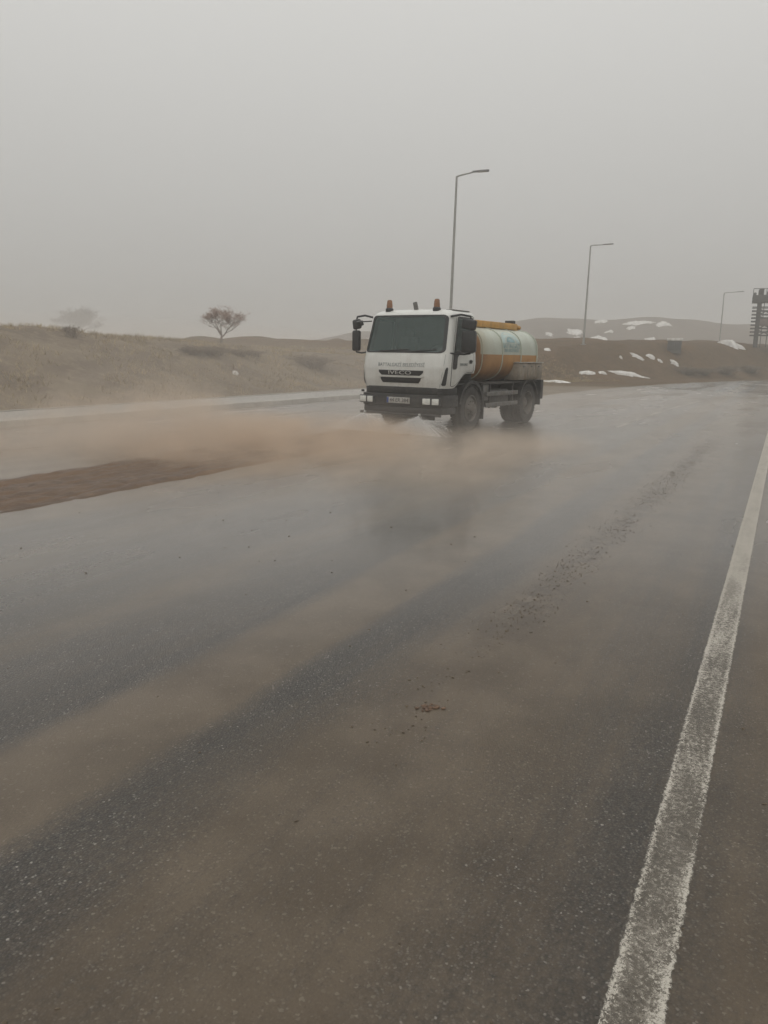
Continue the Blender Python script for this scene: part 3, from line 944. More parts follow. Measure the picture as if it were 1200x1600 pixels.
# ---- street lamps
def lamp(px, base_v, top_v, dist, lean, arm_az, arm_l, label, H=12.0, arm_up=.35):
    m3 = cam.matrix_world.to_3x3()
    d = m3 @ Vector(((px - 600) / 1205.0, -(base_v - 800) / 1205.0, -1.0))
    k = dist / math.hypot(d.x, d.y)
    x, y = d.x * k, d.y * k
    z = float(ground_z(x, y))
    dt = m3 @ Vector(((px - 600) / 1205.0, -(top_v - 800) / 1205.0, -1.0))
    top = EYE + dt.z * dist / math.hypot(dt.x, dt.y)
    H = top - z
    root = empty('street_lamp', (x, y, z))
    root.rotation_euler = (0, R(lean), 0)
    mb = MB(); mb.tube([(0, 0, -.3), (0, 0, H * .5), (0, 0, H)], [.10, .078, .055], 12); mb.build('pole', M['galv'], root, smooth=True)
    mb = MB(); mb.box((0, 0, .015), (.4, .4, .05)); mb.build('base_plate', M['galv'], root, .006)
    ca, sa = math.cos(arm_az), math.sin(arm_az)
    e = Vector((ca * arm_l, sa * arm_l, arm_up))
    mb = MB(); mb.tube([(0, 0, H - .04), Vector((ca * .12, sa * .12, H + .02)), e + Vector((0, 0, H))], [.055, .045, .038], 8)
    mb.build('arm', M['galv'], root, smooth=True)
    mb = MB()
    dv = e.normalized(); hd0 = e + Vector((0, 0, H)); 
    rot = Euler((0, -R(4), arm_az))
    pr = [(-.12, .045), (.05, .07), (.25, .13), (.55, .15), (.72, .11), (.78, .04)]
    vs, fs = [], []
    for (t, w) in pr:
        for (yy, zz) in ((-w, -.03), (-w * .7, .05), (w * .7, .05), (w, -.03)):
            p = rot.to_matrix() @ Vector((t, yy, zz)); vs.append(hd0 + p)
    for i in range(len(pr) - 1):
        for k2 in range(4):
            fs.append((i * 4 + k2, i * 4 + (k2 + 1) % 4, i * 4 + 4 + (k2 + 1) % 4, i * 4 + 4 + k2))
    fs.append((0, 1, 2, 3)); fs.append(tuple(len(vs) - 4 + k2 for k2 in range(4)))
    mb.add(vs, fs)
    hdo = mb.build('lamp_head', M['lamp'], root, smooth=True, angle=50)
    mb = MB(); mb.box(hd0 + rot.to_matrix() @ Vector((.42, 0, -.035)), (.42, .2, .02), rot); mb.build('lens', M['lens'], hdo)
    tag(root, label, 'street lamp', 'street lamps along the road')
lamp(699, 600, 275, 44.5, .7, R(-8), .95, 'nearest tall street lamp rising behind the truck cab', arm_up=.22)
lamp(909, 575, 384, 71, .4, R(-8), 1.1, 'second street lamp standing right of the tanker before the hill', arm_up=.09)
lamp(1119, 588, 458, 112, -.4, R(-5), 1.7, 'farthest faint street lamp near the right edge', arm_up=.15)

# ---- steel tower at the right edge
def tower():
    d = 92.0
    m3 = cam.matrix_world.to_3x3()
    def at(u, v):
        q = m3 @ Vector(((u - 600) / 1205.0, -(v - 800) / 1205.0, -1.0)); k = d / math.hypot(q.x, q.y)
        return q.x * k, q.y * k, EYE + q.z * k
    x, y, z = at(1167, 545); zt = at(1167, 450)[2]
    z0 = float(ground_z(x, y)) - .3
    root = empty('steel_tower', (x, y, z0), -math.atan2(x, y))
    H = zt - z0
    pw = d / 1205
    W = 4.6
    for cx_ in (.75, 2.3, 3.85):
        for yy in (0, 1.6):
            mb = MB(); mb.span((cx_ - (.22 if cx_ < 1 else .10), yy - .12, 0), (cx_ + (.22 if cx_ < 1 else .10), yy + .12, H - .2)); mb.build('column', M['steel'], root, .01)
    for k in range(9):
        zz = 1.2 + k * (H - 3.2) / 8
        mb = MB(); mb.span((.1, -.22, zz), (W, -.14, zz + .09)); mb.build('girder', M['steel'], root)
        mb = MB(); mb.span((.1, 1.74, zz), (W, 1.82, zz + .09)); mb.build('girder', M['steel'], root)
    for k in range(6):
        mb = MB(); mb.tube([(1.2 + .55 * k, -.1, 0), (1.2 + .55 * k, -.1, H - 1.4)], .045, 6); mb.build('upright', M['steel'], root)
    for k in range(4):
        z1 = 1.2 + k * (H - 3.2) / 4; z2 = z1 + (H - 3.2) / 4
        for a, b in ((.75, 2.3), (2.3, 3.85)):
            mb = MB(); mb.tube([(a, -.05, z1), (b, -.05, z2)], .05, 6); mb.build('brace', M['steel'], root)
            mb = MB(); mb.tube([(b, 1.65, z1), (a, 1.65, z2)], .05, 6); mb.build('brace', M['steel'], root)
    mb = MB(); mb.span((0, -.5, H - 1.45), (W, 2.1, H - .75)); dk = mb.build('deck', M['steel'], root, .02)
    mb = MB(); mb.span((.95, -.40, 2.2), (W, -.25, 2.9)); mb.build('panel', M['steel_pink'], root, .01)
    for (a, b, c) in ((.05, .35, .25), (.6, 1.05, .62), (1.35, 1.75, .35), (2.1, 2.75, .85), (3.2, 4.2, 1.05)):
        mb = MB(); mb.span((a, -.3, H - .748), (b, 1.4, H - .748 + c)); mb.build('roof_unit', M['steel'], root, .015)
    for k in range(8):
        mb = MB(); mb.tube([(.05 + k * .62, -.46, H - .76), (.05 + k * .62, -.46, H - .1)], .03, 5); mb.build('rail_post', M['steel'], root)
    mb = MB(); mb.tube([(.05, -.46, H - .12), (W, -.46, H - .12)], .035, 5); mb.build('handrail', M['steel'], root)
    tag(root, 'dark steel frame tower with top deck at the right edge above the bank', 'tower')
tower()

# ---- small box on the bank
x, y, z = hit_ground(1053, 549, 40)
ub = empty('utility_box', (x, y, z), R(-20))
mb = MB(); mb.span((-.62, -.45, -.2), (.62, .45, .95)); bd = mb.build('cabinet', simple('cabinet_grey', (.085, .08, .07), .7), ub, .02)
for i in (-1, 1):
    mb = MB(); mb.span((i * .3 - .27, -.475, .06), (i * .3 + .27, -.452, .86)); dr = mb.build('door', M['steel'], ub, .006)
    mb = MB(); mb.span((i * .06 - .02, -.5, .45), (i * .06 + .02, -.474, .57)); mb.build('handle', M['steel'], dr)
mb = MB(); mb.span((-.7, -.52, .952), (.7, .52, 1.16)); mb.build('roof', M['snow'], ub, .03)
tag(ub, 'small grey utility box with a white top standing on the bank', 'utility box')
x, y, z = hit_ground(1140, 543, 60)
snow(1143, 541, 34, 7, 'pale heap behind the bank crest beside the steel tower', seed=14, thick=.45)

# ================================================================== TRUCK
TRUCK_YAW = -33.0
# local frame: front looks to -Y, the side the camera sees is +X, origin under the front axle
TRK = empty('water_tanker_truck', (1.005, 17.59, 0.0), R(TRUCK_YAW))
tag(TRK, 'white cab water tanker truck with yellow tank spraying the muddy road', 'truck')
YB = .08
CF = .14      # how far the cab sits ahead of the drawn profile
def prm(z, tab): return float(np.interp(z, [a for a, _ in tab], [b for _, b in tab]))
YF = [(.94, -1.15), (1.1, -1.175), (1.35, -1.18), (1.55, -1.15), (1.66, -1.12), (2.43, -.90), (2.49, -.85), (2.535, -.76), (2.56, -.62), (2.58, -.30)]
HW = [(.94, 1.02), (1.1, 1.045), (1.35, 1.055), (1.62, 1.045), (2.43, .985), (2.49, .955), (2.535, .88), (2.56, .72), (2.58, .40)]
def cab_raw(t, z):
    a = abs(t); sg = 1 if t >= 0 else -1
    yf, hw = prm(z, YF) - CF, prm(z, HW)
    yb = YB - .02 - .25 * max(0, z - 2.49) ** .5 if z > 2.49 else YB
    r = min(.20, hw * .5)
    if a <= .42:
        k = a / .42
        x = k * (hw - r); y = yf + .055 * k * k
    elif a <= .54:
        th = (a - .42) / .12 * math.pi / 2
        x = hw - r + r * math.sin(th); y = yf + .055 + (r) * (1 - math.cos(th))
    else:
        k = (a - .54) / .46
        x = hw; yc = yf + .055 + r; y = yc + k * (yb - yc)
    zmin = .94 + .30 * float(sstep(.60, .86, a))
    zz = z + (zmin - .94) * max(0.0, 1 - (z - .94) / .62)
    return Vector((sg * x, y, zz))
def cab_pt(t, z, off=0.0):
    p = cab_raw(t, z)
    if off == 0: return p
    e = .004
    dt = cab_raw(min(t + e, 1), z) - cab_raw(max(t - e, -1), z)
    dz = cab_raw(t, min(z + .01, 2.58)) - cab_raw(t, z - .01 if z > .96 else z)
    n = dt.cross(dz)
    if n.length < 1e-9: return p
    n.normalize()
    c = Vector((0, -.5, 1.6)) - p
    if n.dot(c) > 0: n = -n
    return p + n * off
def rrect(t0, t1, z0, z1, rt, rz, n=10):
    o = []
    for (cx_, cz_, a0) in ((t1 - rt, z1 - rz, 0), (t0 + rt, z1 - rz, 90), (t0 + rt, z0 + rz, 180), (t1 - rt, z0 + rz, 270)):
        for k in range(n + 1):
            a = R(a0 + 90 * k / n); o.append((cx_ + rt * math.cos(a), cz_ + rz * math.sin(a)))
    return o
def densify(o, m=4):
    q = []
    for i in range(len(o)):
        a, b = o[i], o[(i + 1) % len(o)]
        L = math.hypot((a[0] - b[0]) * 2, a[1] - b[1]); k = max(1, int(L / .05))
        q += [(a[0] + (b[0] - a[0]) * j / k, a[1] + (b[1] - a[1]) * j / k) for j in range(k)]
    return q
def shrink(o, d):
    """inset an outline by d metres (t is about 2 m per unit)"""
    c = (sum(p[0] for p in o) / len(o), sum(p[1] for p in o) / len(o))
    q = []
    for p in o:
        dx, dz = (c[0] - p[0]) * 2.0, c[1] - p[1]
        hx = max(abs(dx), 1e-6); hz = max(abs(dz), 1e-6)
        L = math.hypot(dx, dz)
        q.append((p[0] + dx / L * d / 2.0 * 1.1, p[1] + dz / L * d * 1.1))
    return q
def inside(p, poly):
    x, y = p; c = False; j = len(poly) - 1
    for i in range(len(poly)):
        if (poly[i][1] > y) != (poly[j][1] > y) and x < (poly[j][0] - poly[i][0]) * (y - poly[i][1]) / (poly[j][1] - poly[i][1]) + poly[i][0]: c = not c
        j = i
    return c
def patch(mb, outline, off, k0=0.0, rings=7, inner=None):
    o = densify(outline); n = len(o)
    c = (sum(p[0] for p in o) / n, sum(p[1] for p in o) / n)
    ins = shrink(o, inner) if inner else None
    vs, fs = [], []
    for i in range(rings + 1):
        k = i / rings
        for j, p in enumerate(o):
            if ins: q = (ins[j][0] + (p[0] - ins[j][0]) * k, ins[j][1] + (p[1] - ins[j][1]) * k)
            else: q = (c[0] + (p[0] - c[0]) * k, c[1] + (p[1] - c[1]) * k)
            vs.append(cab_pt(q[0], q[1], off))
    for i in range(rings):
        for j in range(n):
            j2 = (j + 1) % n
            fs.append((i * n + j, (i + 1) * n + j, (i + 1) * n + j2, i * n + j2))
    mb.add(vs, fs)
WS = rrect(-.475, .475, 1.665, 2.425, .045, .09)
def mirror_t(o): return [(-a, b) for a, b in o]
# door window with its step down at the front
DW = [(.585, 1.70), (.60, 1.685), (.93, 1.685), (.95, 1.71), (.95, 2.36), (.935, 2.39), (.62, 2.39), (.60, 2.37)]
DOOR = [(.56, 1.0), (.575, .985), (.95, .985), (.965, 1.0), (.965, 2.42), (.95, 2.44), (.585, 2.44), (.57, 2.42)]
tcols = np.concatenate([np.linspace(-1, -.54, 30, endpoint=False), np.linspace(-.54, -.42, 10, endpoint=False), np.linspace(-.42, .42, 44, endpoint=False),
                        np.linspace(.42, .54, 10, endpoint=False), np.linspace(.54, 1, 31)])
zrows = np.concatenate([np.linspace(.94, 1.62, 16, endpoint=False), np.linspace(1.62, 2.46, 36, endpoint=False), np.array([2.46, 2.49, 2.515, 2.535, 2.55, 2.56, 2.57, 2.58])])
WSh, DWh, DWm = shrink(WS, .035), shrink(DW, .03), mirror_t(shrink(DW, .03))
def shell(off):
    mb = MB(); vs = [cab_pt(t, z, off) for z in zrows for t in tcols]; nt_ = len(tcols); fs = []
    for j in range(len(zrows) - 1):
        for i in range(nt_ - 1):
            c = ((tcols[i] + tcols[i + 1]) / 2, (zrows[j] + zrows[j + 1]) / 2)
            if inside(c, WSh) or inside(c, DWh) or inside(c, DWm): continue
            fs.append((j * nt_ + i, j * nt_ + i + 1, (j + 1) * nt_ + i + 1, (j + 1) * nt_ + i))
    top = (len(zrows) - 1) * nt_
    fs.append(tuple(top + i for i in range(nt_)))
    # back wall
    for j in range(len(zrows) - 1 if off == 0 else 0):
        fs.append((j * nt_, (j + 1) * nt_, (j + 1) * nt_ + nt_ - 1, j * nt_ + nt_ - 1))
    mb.add(vs, fs)
    return mb
cab = shell(0).build('cab', M['white'], TRK, smooth=True, angle=40)
shell(-.03).build('lining', M['lining'], cab, smooth=True)
mb = MB(); mb.span((-.97, YB - .045, 1.0), (.97, YB - .02, 2.46)); mb.build('rear_lining', M['lining'], cab)
mb = MB(); mb.span((-.98, -1.1, 1.0), (.98, .04, 1.03)); mb.build('floor', M['lining'], cab)
mb = MB(); mb.prism([(-1.20, 1.5), (-1.18, 1.62), (-.86, 1.66), (-.76, 1.6), (-.80, 1.2), (-1.18, 1.2)], 0, -.93, .93); mb.build('dashboard', M['lining'], cab, .02)
for sx in (-.55, .55):
    mb = MB(); mb.span((sx - .25, -.52, 1.2), (sx + .25, -.14, 1.36)); st = mb.build('seat', M['seat'], cab, .05)
    mb = MB(); mb.box((sx, -.10, 1.68), (.48, .13, .66), (R(-8), 0, 0)); mb.build('backrest', M['seat'], st, .05)
    mb = MB(); mb.box((sx, -.05, 2.1), (.26, .1, .2)); mb.build('headrest', M['seat'], st, .04)
mb = MB()
ring = [Vector((.55 + .22 * math.cos(a), -.70 + .22 * math.sin(a) * .55, 1.66 + .22 * math.sin(a) * .83)) for a in np.linspace(0, 2 * math.pi, 25)]
mb.tube(ring, .016, 6); mb.tube([(.55, -.70, 1.66), (.55, -.86, 1.52)], .03, 8); mb.tube([ring[0], ring[12]], .014, 6)
mb.build('steering_wheel', M['seal'], cab, smooth=True)

mb = MB(); patch(mb, WS, .003); ws = mb.build('windscreen', M['glass'], TRK, smooth=True, angle=60)
mb = MB(); patch(mb, rrect(-.478, .478, 1.655, 2.432, .048, .09), .007, inner=.05, rings=2); mb.build('seal', M['seal'], ws, smooth=True, angle=60)
for x0, x1 in ((-.28, .08), (.12, .40)):
    mb = MB(); mb.tube([cab_pt(x0, 1.68, .03), cab_pt((x0 + x1) / 2, 1.70, .035), cab_pt(x1, 1.73, .02)], .010, 5)
    mb.build('wiper', M['seal'], TRK)
# doors
for sg in (1, -1):
    f = (lambda o: o) if sg > 0 else mirror_t
    mb = MB()
    tc = np.linspace(.56, .965, 34); zc = np.linspace(.985, 2.44, 50)
    vs = [cab_pt(sg * t, z, .006) for z in zc for t in tc]; fs = []
    for j in range(len(zc) - 1):
        for i in range(len(tc) - 1):
            c = ((tc[i] + tc[i + 1]) / 2, (zc[j] + zc[j + 1]) / 2)
            if inside(c, DWh): continue
            fs.append((j * 34 + i, j * 34 + i + 1, (j + 1) * 34 + i + 1, (j + 1) * 34 + i))
    mb.add(vs, fs)
    door = mb.build('door', M['white'], TRK, smooth=True, angle=40)
    mb = MB(); mb.tube([cab_pt(sg * t, z, .002) for t, z in densify(DOOR)] + [cab_pt(sg * DOOR[0][0], DOOR[0][1], .002)], .008, 5, False)
    mb.build('seam', M['seal'], door)
    mb = MB(); patch(mb, f(DW), .009); mb.build('window', M['sideglass'], door, smooth=True, angle=60)
    mb = MB(); patch(mb, f([(.578, 1.67), (.595, 1.665), (.94, 1.665), (.957, 1.69), (.957, 2.38), (.94, 2.41), (.612, 2.41), (.592, 2.39)]), .012, inner=.045, rings=2)
    mb.build('window_seal', M['seal'], door, smooth=True, angle=60)
    mb = MB(); patch(mb, f([(.572, 1.36), (.585, 1.33), (.635, 1.33), (.65, 1.36), (.655, 1.60), (.70, 1.66), (.70, 1.69), (.575, 1.69)]), .014, rings=3)
    mb.build('step_window', M['seal'], door, smooth=True)
    mb = MB(); patch(mb, f(rrect(.872, .93, 1.35, 1.50, .02, .03, 4)), .016, rings=3); dh = mb.build('handle_recess', M['black'], door, smooth=True)
    mb = MB(); mb.tube([cab_pt(sg * .878, 1.44, .02), cab_pt(sg * .90, 1.445, .04), cab_pt(sg * .925, 1.44, .02)], .014, 6); mb.build('handle', M['black'], dh)
# door lettering on the visible side
pmid = cab_pt(.77, 1.36, .018)
text_mesh('lettering', 'EUROCARGO', .075, M['letters'], TRK, Matrix.Translation(pmid) @ Matrix.Rotation(R(90), 4, 'Z') @ Matrix.Rotation(R(90), 4, 'X'), width=.34)

# front face: lettering, grille, corner vents
def on_front(o, dy=.0):
    """push a flat front-facing mesh back on to the crowned cab front"""
    for v in o.data.vertices:
        x, z = v.co.x, v.co.z
        hw, r, yf = prm(z, HW), .20, prm(z, YF) - CF
        k = min(1, abs(x) / (hw - r))
        v.co.y += yf + .055 * k * k + dy
    return o
FR = Matrix.Rotation(R(90), 4, 'X')
on_front(text_mesh('lettering', 'BATTALGAZİ BELEDİYESİ', .105, M['letters'], cab, Matrix.Translation((0, 0, 1.405)) @ FR, width=1.14), -.004)
def front_plate(name, poly, t, mat, parent, dy, bevel=.006):
    # finely cut plate so that it can follow the crown
    xs = np.linspace(min(p[0] for p in poly), max(p[0] for p in poly), 15)
    zlo, zhi = min(p[1] for p in poly), max(p[1] for p in poly)
    mb = MB(); vs, fs = [], []
    def lim(z):
        L = [];
        for i in range(len(poly)):
            a, b = poly[i], poly[(i + 1) % len(poly)]
            if (a[1] - z) * (b[1] - z) <= 0 and a[1] != b[1]: L.append(a[0] + (b[0] - a[0]) * (z - a[1]) / (b[1] - a[1]))
        return min(L), max(L)
    zs = np.linspace(zlo, zhi, 6)
    for yy in (0, t):
        for z in zs:
            a, b = lim(min(max(z, zlo + 1e-4), zhi - 1e-4))
            for k in range(15): vs.append((a + (b - a) * k / 14, yy, z))
    def I(l, j, k): return l * 90 + j * 15 + k
    for l in (0, 1):
        for j in range(5):
            for k in range(14): fs.append((I(l, j, k), I(l, j, k + 1), I(l, j + 1, k + 1), I(l, j + 1, k)))
    for j in range(5):
        for k in (0, 14): fs.append((I(0, j, k), I(0, j + 1, k), I(1, j + 1, k), I(1, j, k)))
    for k in range(14):
        for j in (0, 5): fs.append((I(0, j, k), I(0, j, k + 1), I(1, j, k + 1), I(1, j, k)))
    mb.add(vs, fs)
    return on_front(mb.build(name, mat, parent), dy)
g1 = front_plate('grille', [(-.55, 1.295), (.55, 1.295), (.545, 1.25), (.47, 1.19), (-.47, 1.19), (-.545, 1.25)], .02, M['seal'], cab, -.008)
g2 = front_plate('grille', [(-.50, 1.145), (.50, 1.145), (.485, 1.09), (.44, 1.035), (-.44, 1.035), (-.485, 1.09)], .02, M['seal'], cab, -.008)
for (zz, w) in ((1.275, 1.06), (1.245, 1.06), (1.215, .98)):
    front_plate('slat', [(-w / 2, zz + .005), (w / 2, zz + .005), (w / 2, zz - .005), (-w / 2, zz - .005)], .012, M['black'], g1, -.018)
for (zz, w) in ((1.12, .96), (1.09, .94), (1.06, .88)):
    front_plate('slat', [(-w / 2, zz + .005), (w / 2, zz + .005), (w / 2, zz - .005), (-w / 2, zz - .005)], .012, M['black'], g2, -.018)
on_front(text_mesh('badge', 'IVECO', .105, M['badge'], g1, Matrix.Translation((0, 0, 1.243)) @ FR, ext=.006, width=.56), -.030)
front_plate('air_lip', [(-.58, 1.178), (.58, 1.178), (.50, 1.153), (-.50, 1.153)], .03, M['white'], cab, -.022)
for sg in (1, -1):
    mb = MB(); patch(mb, [(sg * a, b) for a, b in [(.462, 1.02), (.472, 1.0), (.492, 1.0), (.500, 1.02), (.512, 1.34), (.508, 1.37), (.496, 1.37), (.486, 1.32)]], .008, rings=4)
    mb.build('corner_vent', M['seal'], cab, smooth=True)
    mb = MB(); mb.tube([cab_pt(sg * .452, .96, .002), cab_pt(sg * .462, 1.2, .002), cab_pt(sg * .475, 1.45, .002), cab_pt(sg * .48, 1.63, .002)], .005, 4, False)
    mb.build('panel_seam', M['letters'], cab)
# roof fittings
for sx in (-.60, .57):
    bz = 2.545
    mb = MB(); mb.lathe_z([(0, -.03), (.085, -.03), (.085, .03), (.07, .05), (.06, .06), (0, .06)], 16, (sx, -.84, bz)); be = mb.build('beacon', M['seal'], TRK, smooth=True)
    mb = MB(); mb.lathe_z([(.066, .055), (.066, .10), (.055, .19), (.045, .215), (0, .225)], 16, (sx, -.84, bz)); mb.build('lens', M['amber'], be, smooth=True)
mb = MB(); mb.box((.02, -.78, 2.63), (.09, .05, .17), (0, R(-14), 0)); mb.tube([(.03, -.78, 2.55), (.02, -.78, 2.6)], .03, 8)
mb.build('horn', M['grey'], TRK, .015)
mb = MB(); mb.span((.72, -.72, 2.535), (.90, .02, 2.555)); mb.build('roof_rail', M['grey'], TRK, .006)
# mirrors
for sg in (-1, 1):
    ya = -1.09 if sg < 0 else -.66
    mb = MB()
    mb.tube([(sg * .96, -.94, 2.40), (sg * 1.12, (ya - .94) / 2, 2.44), (sg * 1.27, ya, 2.41), (sg * 1.30, ya, 2.30)], .022, 8)
    mb.tube([(sg * 1.02, -1.06, 1.66), (sg * 1.15, ya, 1.64), (sg * 1.29, ya, 1.66), (sg * 1.30, ya, 1.72)], .018, 8)
    mb.tube([(sg * 1.30, ya, 2.32), (sg * 1.30, ya, 1.70)], .016, 8)
    mr_ = mb.build('mirror', M['seal'], TRK, smooth=True)
    w, dp = (.20, .11) if sg < 0 else (.30, .15)
    mb = MB(); mb.box((sg * 1.27, ya - .03, 1.90), (w, dp, .44), (0, 0, sg * R(8))); h1 = mb.build('housing', M['seal'], mr_, .04, seg=3)
    mb = MB(); mb.box((sg * 1.26, ya - .03, 2.25), (w, dp, .21), (0, sg * R(10), sg * R(8))); h2 = mb.build('housing', M['seal'], mr_, .04, seg=3)
    mb = MB(); mb.box((sg * 1.27, ya + dp / 2 - .028, 1.90), (w * .84, .012, .36), (0, 0, sg * R(8))); mb.build('glass', M['mirror'], h1)
    mb = MB(); mb.box((sg * 1.26, ya + dp / 2 - .028, 2.25), (w * .84, .012, .15), (0, sg * R(10), sg * R(8))); mb.build('glass', M['mirror'], h2)
mb = MB(); mb.tube([(-.96, -.98, 2.32), (-1.06, -1.19, 2.30)], .014, 6); mb.box((-1.09, -1.26, 2.26), (.15, .10, .10), (R(20), 0, R(-20)))
mb.build('kerb_mirror', M['seal'], TRK, .02)

# bumper
def plan(hw, yf, r, yb, crown=.06, n=8):
    o = [(-hw, yb)]
    for k in range(n + 1):
        a = math.pi / 2 * k / n; o.append((-hw + r - r * math.cos(a), yf + crown + r - r * math.sin(a)))
    for k in range(1, 8): 
        t = -1 + 2 * k / 8; o.append((t * (hw - r), yf + crown * t * t))
    for k in range(n + 1):
        a = math.pi / 2 * (1 - k / n); o.append((hw - r + r * math.cos(a), yf + crown + r - r * math.sin(a)))
    o.append((hw, yb))
    return o
mb = MB(); mb.prism(plan(1.035, -1.365, .2, -.62), 2, .545, .80); bump_ = mb.build('bumper', M['black'], TRK, .02)
mb = MB(); mb.prism(plan(1.0, -1.30, .2, -.62), 2, .802, .955); mb.build('upper_valance', M['black'], bump_, .008)
mb = MB(); mb.prism(plan(1.025, -1.34, .2, -.70), 2, .40, .543); mb.build('lower_valance', M['black'], bump_, .02)
mb = MB(); mb.span((-.62, -.9, .25), (.62, -.86, .41)); mb.build('skirt', M['chassis'], bump_, .01)
for sg in (-1, 1):
    mb = MB(); mb.box((sg * .80, -1.352, .672), (.40, .07, .16), (0, 0, sg * R(7))); hl = mb.build('headlight', M['seal'], bump_, .012)
    for (dx, w) in ((-.10, .17), (.10, .15)):
        mb = MB(); mb.box((sg * .80 + dx, -1.388 + sg * dx * .12, .672), (w, .03, .125), (0, 0, sg * R(7))); mb.build('lamp', M['lens'], hl, .012)
    mb = MB(); mb.box((sg * .96, -1.295, .84), (.10, .05, .05), (0, 0, sg * R(40))); mb.build('indicator', M['black'], bump_, .01)
mb = MB(); mb.span((-.285, -1.382, .61), (.285, -1.368, .735)); pl = mb.build('number_plate', M['plate'], bump_, .003)
mb = MB(); mb.span((-.28, -1.3855, .615), (-.235, -1.3825, .73)); mb.build('country_band', M['plateblue'], pl)
text_mesh('lettering', '44 ER 384', .115, M['plateletters'], pl, Matrix.Translation((.025, -1.3845, .672)) @ FR, ext=.0015, width=.46)
mb = MB(); mb.tube([(-1.0, -1.31, .385), (1.0, -1.31, .385)], .028, 10); sb = mb.build('spray_bar', M['chassis'], TRK, smooth=True)
NOZ = (-.86, .52)
for nx in NOZ:
    mb = MB(); mb.tube([(nx, -1.32, .385), (nx, -1.36, .385), (nx, -1.385, .375)], [.026, .03, .018], 10); mb.build('nozzle', M['badge'], sb, smooth=True)
for bx in (-.6, 0, .6):
    mb = MB(); mb.span((bx - .02, -1.30, .39), (bx + .02, -1.25, .45)); mb.build('bracket', M['grey'], sb)

# wheels
def tyre_mesh(w):
    mb = MB(); h = w / 2; r = .49
    prof = [(-h * .82, .285), (-h * .98, .33), (-h, .40), (-h * .93, .455), (-h * .78, .482)]
    for k in range(4):
        a = -h * .78 + k * (h * 1.56 / 3.5); b = a + h * 1.56 / 3.5 * .5
    gro = [(-h * .55, r), (-h * .50, r - .014), (-h * .42, r - .014), (-h * .37, r), (-h * .07, r), (-h * .04, r - .014), (h * .04, r - .014), (h * .07, r),
           (h * .37, r), (h * .42, r - .014), (h * .50, r - .014), (h * .55, r)]
    prof += gro + [(h * .78, .482), (h * .93, .455), (h, .40), (h * .98, .33), (h * .82, .285)]
    mb.lathe_x(prof, 48)
    for k in range(40):      # shoulder lugs
        a = 2 * math.pi * k / 40
        for sx in (-1, 1):
            mb.box((sx * h * .82, .478 * math.cos(a), .478 * math.sin(a)), (h * .3, .03, .042), (a, 0, 0))
    return mb
def rim_mesh(sg, deep):
    mb = MB()
    if deep: prof = [(.13, .292), (.13, .275), (.10, .262), (-.02, .25), (-.06, .20), (-.05, .13), (.05, .125), (.07, .09), (.07, 0)]
    else: prof = [(.13, .292), (.135, .275), (.12, .262), (.09, .25), (.11, .20), (.135, .15), (.15, .115), (.20, .105), (.205, .07), (.205, 0)]
    mb.lathe_x([(sg * a, b) for a, b in prof], 36)
    for k in range(10):
        a = 2 * math.pi * k / 10
        x = (-.03 if deep else .135)
        mb.tube([(sg * (x - .02), .165 * math.cos(a), .165 * math.sin(a)), (sg * (x + .03), .165 * math.cos(a), .165 * math.sin(a))], .016, 6)
    for k in range(8):       # hand holes as dark recessed studs are cut by the disc shape
        pass
    return mb
ft = tyre_mesh(.27); fr_ = {1: rim_mesh(1, False), -1: rim_mesh(-1, False)}; rr_ = {1: rim_mesh(1, True), -1: rim_mesh(-1, True)}
for sg in (1, -1):
    w = ft.build('wheel', M['rubber'], TRK, smooth=True, angle=28); w.location = (sg * .90, 0, .485)
    if sg > 0: w.rotation_euler = (0, 0, 0)
    fr_[sg].build('rim', M['rim'], w, smooth=True, angle=30)
    for x in (.90, .60):
        w = ft.build('wheel', M['rubber'], TRK, smooth=True, angle=28); w.location = (sg * x, 3.15, .485)
        if x > .8: rr_[sg].build('rim', M['rim'], w, smooth=True, angle=30)
# mudguards
def arch(name, x0, x1, yc, r, a0, a1, lip=.06, mat='black', zc=.49):
    mb = MB(); vs, fs = [], []
    aa = np.linspace(R(a0), R(a1), 20)
    for a in aa:
        c, s = math.cos(a), math.sin(a)
        for (x, rad_) in ((x0, r), (x1, r), (x1, r - lip), (x1, r - lip + .0), (x1 - math.copysign(.02, x1), r - lip), (x1 - math.copysign(.02, x1), r - .02), (x0, r - .02)):
            vs.append((x, yc - rad_ * c, zc + rad_ * s))
    for i in range(len(aa) - 1):
        for k in range(7): fs.append((i * 7 + k, i * 7 + (k + 1) % 7, i * 7 + 7 + (k + 1) % 7, i * 7 + 7 + k))
    mb.add(vs, fs)
    return mb.build(name, M[mat], TRK, smooth=True)
for sg in (1, -1):
    arch('mudguard', sg * .70, sg * 1.05, 0, .60, 12, 185, .07)
    arch('mudguard', sg * .45, sg * 1.06, 3.15, .60, 20, 160, .05)
    mb = MB(); mb.span((sg * .72, .60, .22), (sg * 1.04, .615, .55)); mb.build('mudflap', M['seal'], TRK, .004)
    mb = MB(); mb.box((sg * .80, 3.79, .72), (.60, .02, .62)); mb.build('mudflap', M['seal'], TRK, .004)
